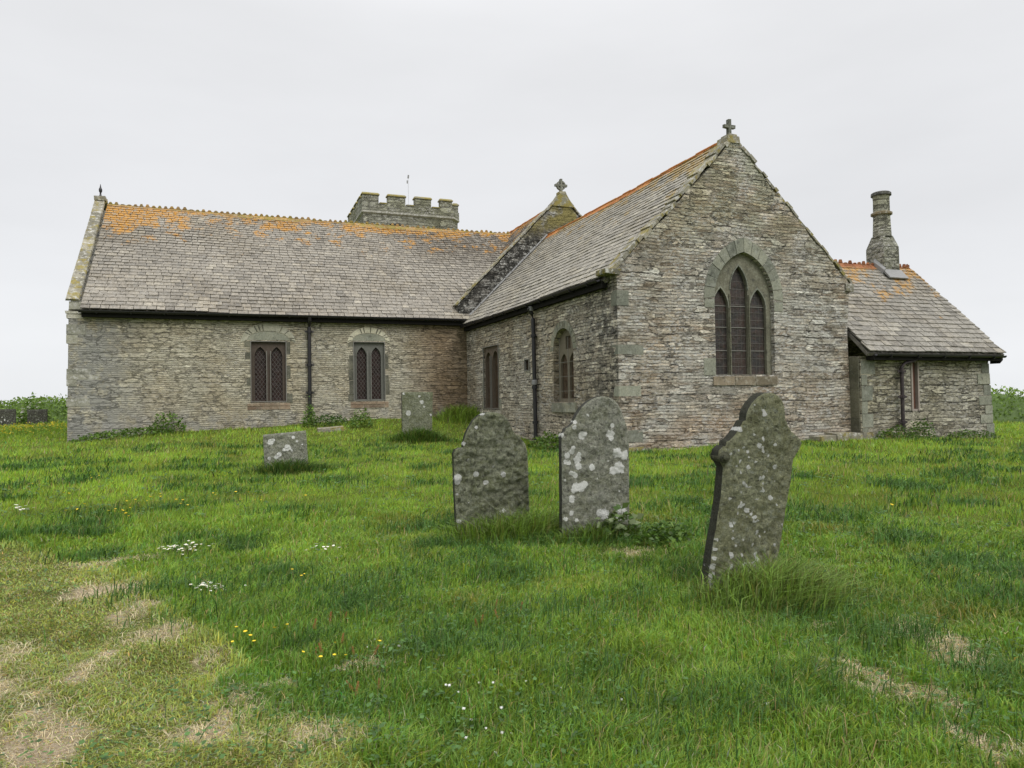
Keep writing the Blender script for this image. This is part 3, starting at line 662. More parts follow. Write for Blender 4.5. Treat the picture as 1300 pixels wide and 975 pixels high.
# gutters, fascias and downpipes
def gutter(p0, p1, side, r=.075):
    mb = MB(); p0 = Vector(p0); p1 = Vector(p1); sd = Vector(side); n = 8; up = Vector((0, 0, 1))
    A = [(math.cos(math.pi + math.pi * k / n), math.sin(math.pi + math.pi * k / n)) for k in range(n + 1)]
    prof = [(c * r, s_ * r) for c, s_ in A] + [(c * (r - .012), s_ * (r - .012)) for c, s_ in A[::-1]]
    mb.prism([p0 + sd * c + up * z for c, z in prof], [p1 + sd * c + up * z for c, z in prof])
    root = mb.build('gutter', BLACK, CH); br = MB(); d = (p1 - p0); L = d.length; d.normalize(); t = .5
    while t < L: 
        c = p0 + d * t; br.prism([c - d * .02 + sd * x + up * z for x, z in ((-.11, -.02), (.085, -.02), (.05, -.1), (-.11, -.1))], [c + d * .02 + sd * x + up * z for x, z in ((-.11, -.02), (.085, -.02), (.05, -.1), (-.11, -.1))]); t += 1.0
    br.build('gutter_bracket', BLACK, root); return root
gutter((-4.66, 26.46, 4.70), (8.36, 26.46, 4.73), (0, -1, 0), .085)
gutter((8.26, 15.45, 4.49), (8.26, 26.7, 4.47), (-1, 0, 0))
fs = MB(); fs.box((-4.6, 26.58, 4.50), (8.4, 26.79, 4.685)); fs.box((8.36, 15.40, 4.28), (8.49, 26.7, 4.46)); fs.build('eaves_board', FELT, CH)
def pipe(pts, r, mat, brackets=(), wall=(0, 1, 0), collars=(), head=None):
    mb = MB(); mb.tube(pts, r, 12); root = mb.build('downpipe', mat, CH, smooth=False)
    if brackets:
        b = MB(); wv = Vector(wall)
        for z, x, y in brackets:
            c = Vector((x, y, z)); side = Vector((wv.y, wv.x, 0)); b.lathe((x, y, z - .05), [(r * 1.05, 0), (r * 1.45, .01), (r * 1.45, .09), (r * 1.05, .1)], 12)
            P = [c + side * s_ * .14 for s_ in (-1, 1)]
            b.box((min(p.x for p in P) - .012, min(p.y for p in P) - .012, z - .03), (max(p.x for p in P) + .012, max(p.y for p in P) + .012, z + .03))
        b.build('pipe_bracket', mat, root)
    if collars:
        b = MB()
        for z, x, y in collars: b.lathe((x, y, z), [(r * 1.1, 0), (r * 1.4, .015), (r * 1.4, .13), (r * 1.1, .15)], 12)
        b.build('collar', LEAD, root)
    return root
px = 2.53
pipe([(px, 26.46, 4.66), (px, 26.48, 4.56), (px, 26.64, 4.40), (px, 26.69, 4.3), (px, 26.69, .6)], .065, BLACK, [(4.15, px, 26.69), (2.95, px, 26.69), (1.95, px, 26.69)])
py = 19.85
pipe([(8.26, py, 4.45), (8.27, py, 4.32), (8.36, py, 4.16), (8.40, py, 4.0), (8.40, py - .06, .1)], .062, BLACK, [(3.5, 8.4, py - .01), (1.95, 8.4, py - .03), (.9, 8.4, py - .04)], (1, 0, 0), [(4.24, 8.33, py), (2.02, 8.4, py - .03)])

# tower
tb = MB(); plan = [(7.1, 42.0), (12.5, 42.0), (13.05, 42.65), (13.05, 48), (7.1, 48)]
def ringpts(off, z):
    c = Vector((10.1, 45)); return [(c.x + (x - c.x) * (1 + off), c.y + (y - c.y) * (1 + off), z) for x, y in plan]
tb.prism(ringpts(0, 0), ringpts(0, 12.62))
tower = tb.build('tower', RUB_W, CH)
sc = MB(); sc.prism(ringpts(.0, 12.621), ringpts(.035, 12.70)); sc.prism(ringpts(.035, 12.701), ringpts(.03, 12.82)); sc.build('string_course', QUOIN, tower)
pa = MB()
def pwall(p, q_, z0, z1, th=.38, cope=None):
    p = Vector((*p, 0)); q_ = Vector((*q_, 0)); d = (q_ - p).normalized(); n = Vector((-d.y, d.x, 0))
    R_ = [p, q_, q_ + n * th, p + n * th]; pa.prism([(v.x, v.y, z0) for v in R_], [(v.x, v.y, z1) for v in R_])
P2 = [(7.03, 41.93), (12.56, 41.93), (13.14, 42.6), (13.14, 48.07), (7.03, 48.07)]
for k in range(5):
    a, b = Vector(P2[k]), Vector(P2[(k + 1) % 5]); d = (b - a).normalized(); e = .39 if k in (0, 2, 4) else .0
    pwall(tuple(a + d * (0 if k in (0, 1) else .39 if k == 4 else 0)), tuple(b - d * (.0 if k in (0, 1) else .39)), 12.83, 13.26)
pa.build('parapet', RUB_W, tower)
def merlon(a, b, th=.40):
    global pa
    pa = MB(); pwall(a, b, 13.265, 13.74); 
    p = Vector((*a, 0)); q_ = Vector((*b, 0)); d = (q_ - p).normalized(); n = Vector((-d.y, d.x, 0)); p -= d * .05; q_ += d * .05
    lo = [p - n * .05, q_ - n * .05, q_ + n * .45, p + n * .45]; hi = [p + d * .06 + n * .08, q_ - d * .06 + n * .08, q_ - d * .06 + n * .3, p + d * .06 + n * .3]
    m = pa.build('merlon', RUB_W, tower)
    c = MB(); c.prism([(v.x, v.y, 13.742) for v in lo], [(v.x, v.y, 13.80) for v in lo]); c.prism([(v.x, v.y, 13.801) for v in lo], [(v.x, v.y, 13.90) for v in hi]); return c
mc = MB()
def addmc(c):
    b = len(mc.v); mc.v += c.v; mc.f += [[i + b for i in f] for f in c.f]
for a, b in ((7.05, 8.0), (8.55, 9.60), (10.18, 11.18), (11.75, 12.50)): addmc(merlon((a, 41.94), (b, 41.94)))
for a, b in ((42.75, 43.6), (44.1, 44.9), (45.4, 46.2), (46.8, 47.6)): addmc(merlon((7.04, b), (7.04, a)))
addmc(merlon((13.13, 42.75), (13.13, 43.5)))
for a, b in ((7.6, 8.5), (9.2, 10.2), (10.9, 11.9)): addmc(merlon((b, 48.06), (a, 48.06)))
for a, b in ((8.06, 8.50), (9.66, 10.12), (11.24, 11.70)): mc.box((a, 41.90, 13.266), (b, 42.36, 13.33))
mc.build('parapet_coping', TOWERTOP, tower)
to = MB(); to.box((8.65, 41.985, 12.02), (9.35, 42.02, 12.12)); to.build('louvre_slot', FELT, tower)
fp = MB(); fp.tube([(10.5, 45, 12.6), (10.5, 45, 15.9)], .007, 8); fp.box((10.40, 44.99, 15.55), (10.48, 45.0, 15.75)); fp.tube([(10.5, 45, 15.9), (10.52, 45, 16.1)], .05, 8); fp.build('flagpole', LEAD, tower)

# vestry
VY = YF - .30
VM = lambda u, z, w=0.0: (u, VY - w, z)
vw = MB(); vwin = [(17.60, 1.10), (17.93, 1.10), (17.93, 2.52), (17.60, 2.52)]
panel(vw, VM, [(15.70, -.4), (20.93, -.4), (20.88, .5), (20.72, 2.62), (15.76, 2.62)], [vwin], .45, .2)
vw.prism([(15.705, VY + .001, -.4), (15.705, YF + .4, -.4), (15.705, YF + .4, 2.62), (15.765, VY + .001, 2.62)], [(15.75, VY + .001, -.4), (15.75, YF + .4, -.4), (15.75, YF + .4, 2.62), (15.77, VY + .001, 2.62)])
vw.prism([(20.92, VY + .02, -.4), (20.92, 20.2, -.4), (20.72, 20.2, 2.6), (20.72, 17.44, 5.65), (20.72, VY + .02, 2.6)], [(20.4, VY + .02, -.4), (20.4, 20.2, -.4), (20.4, 20.2, 2.6), (20.4, 17.44, 5.65), (20.4, VY + .02, 2.6)])
vestry_wall = vw.build('vestry_wall', RUB_V, CH)
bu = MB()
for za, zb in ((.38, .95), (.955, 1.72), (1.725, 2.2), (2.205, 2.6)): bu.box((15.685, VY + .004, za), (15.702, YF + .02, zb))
bu.build('return_face', dressed('shaded_return_stone', (.10, .098, .07), (.14, .135, .10), (.2, .2, .16), .2), vestry_wall)  # thin skin whose dark colour carries the shade on the narrow return
q = MB(); z = .0; k = 0
while z < 2.55:
    h = rg.uniform(.22, .36); a = .28 if k % 2 else .5; xe = 20.905 - .085 * z * .95
    q.box((xe - a, VY - .016, z + .01), (xe + .018, VY + (.5 if k % 2 else .25), min(z + h, 2.57) - .01), .008); z += h; k += 1
z = .35; k = 0
while z < 2.3:
    h = rg.uniform(.24, .5); q.box((15.775, VY - .014, z + .01), (15.98 + .3 * (k % 2) * rg.uniform(.6, 1), VY + .25, z + h - .01), .008); z += h; k += 1
q.build('quoins', GREENSTONE, vestry_wall)
vf = MB()
vf.box((17.60, VY - .03, 1.1), (17.655, VY + .12, 2.52)); vf.box((17.88, VY + .0, 1.1), (17.93, VY + .12, 2.5)); vf.box((17.656, VY + .02, 2.45), (17.879, VY + .12, 2.52)); vf.box((17.656, VY + .02, 1.1), (17.879, VY + .12, 1.15))
vwn = vf.build('window', WOODPALE, CH)
vp = MB(); vp.box((17.656, VY + .1, 1.15), (17.879, VY + .125, 2.45)); vp.box((17.74, VY + .06, 1.15), (17.79, VY + .099, 2.45)); vp.build('shutter', WOODRED, vwn)
sV = Vector((0, 17.44 - 14.33, 5.74 - 2.70)); 
vr_ = roof('vestry_roof', SLATE_V, [((15.76, 14.33, 2.72), (1, 0, 0), 5.30, sV, sV.length, .225, .165, .29, .02), ((15.76, 20.55, 2.72), (1, 0, 0), 5.30, (0, -sV.y, sV.z), sV.length, .3, .3, .5, 0)])
ridge(vr_, RIDGE_V, (15.76, 17.44, 5.77), (21.03, 17.44, 5.76), (0, 1, 0), .10, .40)
gutter((15.95, 14.29, 2.66), (20.95, 14.29, 2.64), (0, -1, 0), .065)
fs = MB(); fs.box((15.95, 14.36, 2.50), (20.9, 14.62, 2.61)); fs.prism([(20.9, 14.40, 2.42), (20.9, 14.7, 2.42), (20.9, 14.7, 2.61), (20.9, 14.40, 2.61)], [(21.03, 14.40, 2.52), (21.03, 14.7, 2.52), (21.03, 14.7, 2.61), (21.03, 14.40, 2.61)]); fs.build('eaves_board', FELT, CH)
pipe([(17.58, 14.3, 2.60), (17.52, 14.42, 2.5), (17.20, 14.48, 2.42), (17.10, 14.50, 2.32), (17.10, 14.50, .1)], .05, BROWNPIPE, [(2.2, 17.1, 14.5), (1.5, 17.1, 14.5), (.8, 17.1, 14.5)])
# chimney at the end of the vestry ridge
CX, CY = 19.86, 17.44
cb = MB(); cb.box((CX - .34, CY - .34, 5.0), (CX + .34, CY + .34, 6.36), .012); cb.prism([(CX - .335, CY - .335, 6.36), (CX + .335, CY - .335, 6.36), (CX + .335, CY + .335, 6.36), (CX - .335, CY + .335, 6.36)], [(CX - .22, CY - .22, 6.74), (CX + .22, CY - .22, 6.74), (CX + .22, CY + .22, 6.74), (CX - .22, CY + .22, 6.74)])
chim = cb.build('chimney', RUB_W, CH)
cs = MB(); cs.lathe((CX, CY, 6.70), [(.30, 0), (.285, .25), (.265, .75), (.26, 1.25), (.275, 1.40), (.275, 1.46), (.22, 1.46), (.2, 1.3)], 8); cs.build('chimney_stack', RUB_W, chim)
bd = MB(); bd.lathe((CX, CY, 7.42), [(.27, 0), (.325, .03), (.325, .09), (.27, .12)], 16); bd.build('band', dressed('brown_band', (.16, .13, .085), (.22, .18, .11)), chim)
rim = MB(); rim.lathe((CX, CY, 8.06), [(.27, 0), (.31, .02), (.305, .10), (.27, .13), (.24, .14), (.22, .05)], 16); rim.build('rim', dressed('dark_rim', (.06, .06, .055), (.1, .1, .085)), chim)
lf_ = MB(); lf_.hexa([(CX - .40, CY - .60, 5.26), (CX + .40, CY - .60, 5.26), (CX + .40, CY - .345, 5.51), (CX - .40, CY - .345, 5.51), (CX - .40, CY - .63, 5.29), (CX + .40, CY - .63, 5.29), (CX + .40, CY - .35, 5.60), (CX - .40, CY - .35, 5.60)])
lf_.hexa([(CX - .42, CY - .34, 5.4), (CX - .345, CY - .34, 5.4), (CX - .345, CY + .0, 5.78), (CX - .42, CY, 5.78), (CX - .42, CY - .42, 5.55), (CX - .345, CY - .42, 5.62), (CX - .345, CY, 6.0), (CX - .42, CY, 5.9)])
lf_.build('flashing', LEAD, chim)
# ------------------------------------------------------------------ ground sheet
MOWN = [(-2.47, 9.62), (-1.9, 9.09), (-1.15, 8.03), (-0.65, 7.14), (-0.33, 5.55), (-0.14, 4.83), (0.04, 4.18), (0.25, 3.76), (0.47, 3.43), (0.55, 3.15), (.8, 1.5), (.8, -3), (-6, -3), (-9, 12), (-5, 11)]
PATCH = [(-1.07, 7.08, 0.30, 0.35, 1.72), (-0.72, 6.38, 0.13, 0.57, 1.68), (-0.53, 5.5, 0.28, 0.27, 1.67), (-0.8, 4.97, 0.16, 0.14, 1.73), (-1.22, 4.80, 0.20, 0.42, 1.81), (-1.25, 4.2, .16, .2, 1.8), (-1.4, 5.55, 0.2, 0.25, 1.82), (-0.17, 3.87, 0.28, 0.18, 1.61), (0.38, 3.5, 0.18, 0.16, 1.46), (0.08, 4.22, 0.09, 0.18, 1.55), (4.08, 3.39, 0.24, 0.30, 0.69), (3.99, 3.08, 0.24, 0.28, 0.65), (3.16, 2.92, 0.16, 0.15, 0.75), (3.16, 3.17, 0.18, 0.18, 0.79), (3.38, 2.68, 0.14, 0.16, 0.67), (3.69, 6.32, 0.23, 0.25, 1.04), (3.67, 3.8, 0.06, 0.12, 0.8), (3.09, 2.29, 0.23, 0.14, 0.64), (-0.14, 4.97, 0.07, 0.1, 1.6), (0.79, 4.36, 0.14, 0.11, 1.39), (-1.1, 8.21, 0.5, 0.16, 1.7), (-0.86, 4.09, 0.22, 0.37, 1.78)]
def in_poly(x, y, poly):
    r = np.zeros(x.shape, bool); j = len(poly) - 1
    for i in range(len(poly)):
        (xi, yi), (xj, yj) = poly[i], poly[j]
        if yi != yj: r ^= ((yi > y) != (yj > y)) & (x < (xj - xi) * (y - yi) / (yj - yi) + xi)
        j = i
    return r
def dry_w(x, y):
    o = np.zeros(x.shape)
    wx = x + (vnoise(x * 5, y * 5, 31) - .5) * .3 + (vnoise(x * 14, y * 14, 32) - .5) * .22; wy = y + (vnoise(x * 5, y * 5, 33) - .5) * .4 + (vnoise(x * 14, y * 14, 34) - .5) * .25
    for X, Y, a, b, t in PATCH:
        dx, dy = wx - X, wy - Y; u = dx * math.sin(t) - dy * math.cos(t); v = dx * math.cos(t) + dy * math.sin(t)
        q = (u / a) ** 2 + (v / b) ** 2; o = np.maximum(o, np.clip(1.25 - q, 0, 1))
    return o
def mown_w(x, y):
    wx = x + (vnoise(x * 2.5, y * 2.5, 41) - .5) * .5; wy = y + (vnoise(x * 2.5, y * 2.5, 42) - .5) * .5
    return in_poly(wx, wy, MOWN).astype(float)
na, nr = 540, 300
rad = np.concatenate([[.0], .5 * np.exp(np.linspace(0, math.log(9000 / .5), nr))]); ang = np.linspace(0, 2 * math.pi, na, endpoint=False)
rr, aa = np.meshgrid(rad[1:], ang, indexing='ij'); gx = (rr * np.cos(aa)).ravel(); gy = (rr * np.sin(aa)).ravel()
zz = ground_z(gx, gy)
gv = np.column_stack([gx, gy, zz]); gv = np.vstack([[0, 0, gz(0, 0)], gv])
def fast_mesh(name, verts, faces4=None, faces3=None):
    me = bpy.data.meshes.new(name); me.vertices.add(len(verts)); me.vertices.foreach_set('co', np.asarray(verts, np.float32).ravel())
    lp, st, tot = [], [], []; off = 0
    for f, k in ((faces4, 4), (faces3, 3)):
        if f is not None and len(f):
            lp.append(np.asarray(f, np.int32).ravel()); st.append(np.arange(len(f), dtype=np.int32) * k + off); tot.append(np.full(len(f), k, np.int32)); off += len(f) * k
    lp = np.concatenate(lp); st = np.concatenate(st)
    me.loops.add(len(lp)); me.loops.foreach_set('vertex_index', lp); me.polygons.add(len(st)); me.polygons.foreach_set('loop_start', st)
    me.update(calc_edges=True); me.validate(); return me
def color_attr(me, col):
    at = me.color_attributes.new('tint', 'FLOAT_COLOR', 'POINT'); c = np.ones((len(me.vertices), 4), np.float32); c[:, :3] = col; at.data.foreach_set('color', c.ravel())
i = np.arange(nr - 1)[:, None] * na; j = np.arange(na)[None, :]; j2 = (j + 1) % na
quads = np.stack([1 + i + j, 1 + i + na + j, 1 + i + na + j2, 1 + i + j2], -1).reshape(-1, 4)
tri = np.stack([np.zeros(na, int), 1 + np.arange(na), 1 + (np.arange(na) + 1) % na], -1)
gm = fast_mesh('ground', gv, quads, tri)
X, Y = gv[:, 0], gv[:, 1]
def grass_col(x, y, r0):
    """base colour of the turf at a place: sward patches, mown straw, dry thatch"""
    n1 = fbm(x * .45, y * .45, 51, 3)[..., None]; n2 = np.clip(.5 + 1.35 * (.55 * fbm(x * 1.7, y * 1.7, 55, 2) + .45 * fbm(x * 4.5, y * 4.5, 57, 2) - .5), 0, 1)[..., None]; r = r0[..., None]
    dist = np.hypot(x, y)[..., None]
    g = np.array([.085, .170, .022]) * (1 - n1) + np.array([.180, .275, .034]) * n1
    g = g * (.38 + .66 * n2 + .95 * r)
    far = np.clip((dist - 6) / 9, 0, 1); g = g * (1 - far) + far * (np.array([.222, .335, .042]) * (.38 + .62 * n2 + .78 * r) * (.76 + .45 * n1))
    m = mown_w(x, y)[..., None]; g = g * (1 - m) + m * (np.array([.262, .318, .075]) * (.32 + .72 * n2 + .85 * r))
    rs = np.clip((fbm(x * 1.1, y * 1.1, 58, 3)[..., None] - .6) * 5, 0, 1) * (r > .55) * (1 - m); g = g * (1 - .55 * rs) + np.array([.26, .17, .06]) * .55 * rs
    d = dry_w(x, y)[..., None]; d = d * (r < .7 * d); s = np.array([.64, .55, .38]) * (.6 + .7 * (r * 7.3 % 1))
    return g * (1 - d) + s * d
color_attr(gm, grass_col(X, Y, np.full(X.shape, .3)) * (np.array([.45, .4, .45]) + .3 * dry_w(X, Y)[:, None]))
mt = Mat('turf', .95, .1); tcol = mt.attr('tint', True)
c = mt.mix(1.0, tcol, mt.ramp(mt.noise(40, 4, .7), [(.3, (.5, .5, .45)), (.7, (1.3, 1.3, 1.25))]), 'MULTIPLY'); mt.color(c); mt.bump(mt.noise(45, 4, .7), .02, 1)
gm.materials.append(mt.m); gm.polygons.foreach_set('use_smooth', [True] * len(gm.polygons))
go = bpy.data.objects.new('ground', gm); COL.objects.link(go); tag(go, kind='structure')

# ------------------------------------------------------------------ blades
def blades(P, h, w, lean, bend, col, seg=2, yaw=None):
    """P (n,3) roots, h height, w width, lean (n,2) horizontal offset of the tip in heights"""
    n = len(P); th = RG.uniform(0, 2 * math.pi, n) if yaw is None else yaw
    sx = np.cos(th) * w * .5; sy = np.sin(th) * w * .5; L = lean * h[:, None]; up = h * np.sqrt(np.clip(1 - .45 * (lean ** 2).sum(1), .15, 1))
    V = []
    if seg == 2:
        m = P.copy(); m[:, :2] += L * .28; m[:, 2] += up * .58
        t = P.copy(); t[:, :2] += L * (1 + bend[:, None] * .4); t[:, 2] += up * (1 - bend * .3)
        a = P.copy(); a[:, 2] -= .02; b = a.copy(); a[:, 0] -= sx; a[:, 1] -= sy; b[:, 0] += sx; b[:, 1] += sy
        c = m.copy(); d = m.copy(); c[:, 0] += sx * .8; c[:, 1] += sy * .8; d[:, 0] -= sx * .8; d[:, 1] -= sy * .8
        V = np.stack([a, b, c, d, t], 1).reshape(-1, 3); k = np.arange(n)[:, None] * 5
        f4 = k + np.array([0, 1, 2, 3]); f3 = k + np.array([3, 2, 4]); return V, f4, f3, np.repeat(col, 5, 0)
    t = P.copy(); t[:, :2] += L; t[:, 2] += up; a = P.copy(); a[:, 2] -= .02; b = a.copy(); a[:, 0] -= sx; a[:, 1] -= sy; b[:, 0] += sx; b[:, 1] += sy
    V = np.stack([a, b, t], 1).reshape(-1, 3); k = np.arange(n)[:, None] * 3
    return V, None, k + np.array([0, 1, 2]), np.repeat(col, 3, 0)
def merge(parts):
    V, f4, f3, C = [], [], [], []; o = 0
    for v, a, b, c in parts:
        V.append(v); C.append(c)
        if a is not None: f4.append(a + o)
        if b is not None: f3.append(b + o)
        o += len(v)
    return np.concatenate(V), (np.concatenate(f4) if f4 else None), (np.concatenate(f3) if f3 else None), np.concatenate(C)
GRASSM = Mat('grass_blades', .55, .3); _c = GRASSM.attr('tint', True); GRASSM.color(_c)
_tr = GRASSM.n('BsdfTranslucent', {'Color': GRASSM.mix(1.0, _c, (1.5, 1.5, .8), 'MULTIPLY')}); _mx = GRASSM.n('MixShader', {0: .28}); GRASSM.t.links.new(GRASSM.b.outputs[0], _mx.inputs[1]); GRASSM.t.links.new(_tr.outputs[0], _mx.inputs[2])
GRASSM.t.links.new(_mx.outputs[0], GRASSM.t.nodes['Material Output'].inputs[0])
def blade_obj(name, parts, origin=None, mat=None):
    V, f4, f3, C = merge(parts); V = V.copy()
    if origin is not None: V -= np.array(origin)
    me = fast_mesh(name, V, f4, f3); color_attr(me, C); me.materials.append(mat or GRASSM.m)
    ob = bpy.data.objects.new(name, me); COL.objects.link(ob)
    if origin is not None: ob.location = origin
    return ob
def free(x, y):
    bad = (x > 8.5) & (x < 15.75) & (y > YF - .05) & (y < 28) | (x > -5.1) & (x < 18) & (y > YT - .03) & (y < 38) | (x > 15.6) & (x < 20.95) & (y > VY - .03) & (y < 21) | (x > 8) & (x < 17) & (y > 28) & (y < 48)
    bad |= (np.abs(x - 2.91) < .42) & (np.abs(y - 24.1) < .32)
    return ~bad
def sector(n, d0, d1, a0, a1, power):
    """positions in a ring sector round the camera, density falling as distance**-power"""
    k = 2 - power; u = RG.uniform(0, 1, n)
    d = (d0 ** k + u * (d1 ** k - d0 ** k)) ** (1 / k); a = RG.uniform(a0, a1, n)
    return d * np.sin(a), d * np.cos(a), d
parts = []
A0, A1 = math.radians(21.2 - 44), math.radians(21.2 + 44)
def sward(n, d0, d1, power, seg, a0=A0, a1=A1):
    x, y, d = sector(n, d0, d1, a0, a1, power); k = free(x, y); x, y, d = x[k], y[k], d[k]; n = len(x)
    r = RG.uniform(0, 1, n); z = ground_z(x, y); m = mown_w(x + RG.normal(0, .13, n), y + RG.normal(0, .2, n)); dr = dry_w(x, y)
    cl = fbm(x * 2.6, y * 2.6, 61, 2); cl2 = fbm(x * .7, y * .7, 62, 2)
    h = (.032 + .075 * cl ** 1.6 + .05 * np.clip(cl2 - .45, 0, 1)) * RG.uniform(.55, 1.35, n)
    h = np.where(m > 0, h * .45, h); h = h * (1 - .6 * dr); h *= 1 + np.clip((d - 10) / 40, 0, .5)
    w = .0060 * np.maximum(1, d / 5.0) ** .95 * RG.uniform(.6, 1.5, n)
    la = (vnoise(x * 2.1, y * 2.1, 63) * 4 * math.pi) + RG.normal(0, 1.7, n); ls = RG.uniform(.15, .9, n) + dr * .6 + m * .6
    lean = np.stack([np.cos(la) * ls + .18, np.sin(la) * ls + .05], 1)
    c = grass_col(x, y, r)
    st = RG.uniform(0, 1, n) < np.where(m > 0, .22, .04); c = np.where(st[:, None], np.array([.42, .36, .20]) * RG.uniform(.6, 1.1, n)[:, None], c)
    hue = RG.normal(0, .15, n); c = c * np.stack([1 + hue, np.ones(n), 1 - hue], 1)
    parts.append(blades(np.stack([x, y, z], 1), h, w, lean, RG.uniform(0, 1, n), c, seg))
sward(150000, 2.3, 5.2, .9, 2); sward(210000, 5.2, 10, 1.5, 2); sward(180000, 10, 20, 1.6, 1); sward(150000, 20, 52, 1.7, 1)
for a_, b_ in ((A1, A1 + .6), (A0 - .6, A0)):      # and round the sides of the view
    sward(60000, 1.0, 9, 1.3, 2, a_, b_); sward(70000, 9, 48, 1.7, 1, a_, b_)
sward(45000, .4, 2.3, .8, 2, A0 - .6, A1 + .6)
for (X0, Y0, a_, b_, t_) in PATCH + [(.12, 4.1, .10, .5, 2.1), (.42, 3.55, .3, .1, 1.5)]:      # dead straw lying on the scalped places
    n = int(120 + 2400 * a_ * b_); u = RG.normal(0, .55, n) * a_; v = RG.normal(0, .55, n) * b_
    x = X0 + u * math.sin(t_) + v * math.cos(t_); y = Y0 - u * math.cos(t_) + v * math.sin(t_); dl = RG.uniform(0, 2 * math.pi, n)
    parts.append(blades(np.stack([x, y, ground_z(x, y) + RG.uniform(.0, .022, n)], 1), RG.uniform(.03, .07, n), .0038 * RG.uniform(.6, 1.5, n) * max(1, math.hypot(X0, Y0) / 5), np.stack([np.cos(dl) * 1.35, np.sin(dl) * 1.35], 1), RG.uniform(.6, 1.6, n), np.array([.68, .59, .40]) * RG.uniform(.45, 1.15, n)[:, None], 2))
# taller seeding stems, sparse
x, y, d = sector(5200, 3, 26, A0, A1, 1.2); k = free(x, y) & (mown_w(x, y) == 0) & (dry_w(x, y) < .1); x, y, d = x[k], y[k], d[k]; n = len(x)
parts.append(blades(np.stack([x, y, ground_z(x, y)], 1), RG.uniform(.12, .26, n), .003 * np.maximum(1, d / 4.5), np.stack([RG.normal(.25, .3, n), RG.normal(0, .3, n)], 1), RG.uniform(0, 1, n), np.array([.26, .25, .09]) * RG.uniform(.6, 1.2, n)[:, None], 2))
# darker hummocks of coarser grass
HUM = []
x, y, d = sector(320, 3.2, 22, A0, A1, 1.0); k = free(x, y) & (mown_w(x, y) == 0)
for X0, Y0, D in zip(x[k], y[k], d[k]):
    m = int(260 / max(1, D / 8)); s = RG.uniform(.10, .30) * (1 + D / 30); a = RG.normal(0, s, m); b = RG.normal(0, s * .7, m); q = free(X0 + a, Y0 + b); a, b = a[q], b[q]; m = len(a)
    HUM.append((np.stack([X0 + a, Y0 + b, ground_z(X0 + a, Y0 + b)], 1), RG.uniform(.08, .19, m), .006 * np.maximum(1, D / 5) * RG.uniform(.6, 1.4, m), np.stack([RG.normal(.25, .5, m), RG.normal(0, .5, m)], 1), RG.uniform(0, 1, m), np.array([.062, .138, .026]) * RG.uniform(.4, 1.6, m)[:, None]))
for q in HUM: parts.append(blades(*q))
# low broad leaves of clover, plantain and daisy rosettes in the sward, and bent brown seed heads
x, y, d = sector(2600, 2.6, 15, A0, A1, 1.3); k = free(x, y) & (fbm(x * .8, y * .8, 66, 2) > .46); x, y = x[k], y[k]; n = len(x); m = 7
bx = np.repeat(x, m) + RG.normal(0, .045, n * m); by = np.repeat(y, m) + RG.normal(0, .045, n * m); bz = ground_z(bx, by) + RG.uniform(.03, .085, n * m); la = RG.uniform(0, 2 * math.pi, n * m)
ax = np.stack([np.cos(la), np.sin(la), RG.uniform(-.1, .5, n * m)], 1); sd = np.stack([-np.sin(la), np.cos(la), RG.normal(0, .15, n * m)], 1); L = RG.uniform(.012, .038, n * m)[:, None] * np.maximum(1, np.hypot(bx, by) / 7)[:, None]; Q = np.stack([bx, by, bz], 1)
bc = (np.array([.075, .15, .04]) * RG.uniform(.5, 1.5, n * m)[:, None])
parts.append((np.stack([Q, Q + ax * L * .5 + sd * L * .42, Q + ax * L, Q + ax * L * .5 - sd * L * .42], 1).reshape(-1, 3), np.arange(n * m)[:, None] * 4 + np.array([0, 1, 2, 3]), None, np.repeat(bc, 4, 0)))
x, y, d = sector(3000, 3, 16, A0, A1, 1.2); k = free(x, y) & (mown_w(x, y) == 0) & (fbm(x * .6, y * .6, 67, 2) > .5); x, y, d = x[k], y[k], d[k]; n = len(x)
parts.append(blades(np.stack([x, y, ground_z(x, y)], 1), RG.uniform(.09, .2, n), .0045 * np.maximum(1, d / 5), np.stack([RG.normal(.2, .5, n), RG.normal(0, .5, n)], 1), RG.uniform(.3, 1.4, n), np.array([.34, .25, .12]) * RG.uniform(.5, 1.2, n)[:, None], 2))
gr = blade_obj('grass', parts); tag(gr, 'uneven green churchyard grass with straw coloured mown patches', 'grass', kind='stuff')

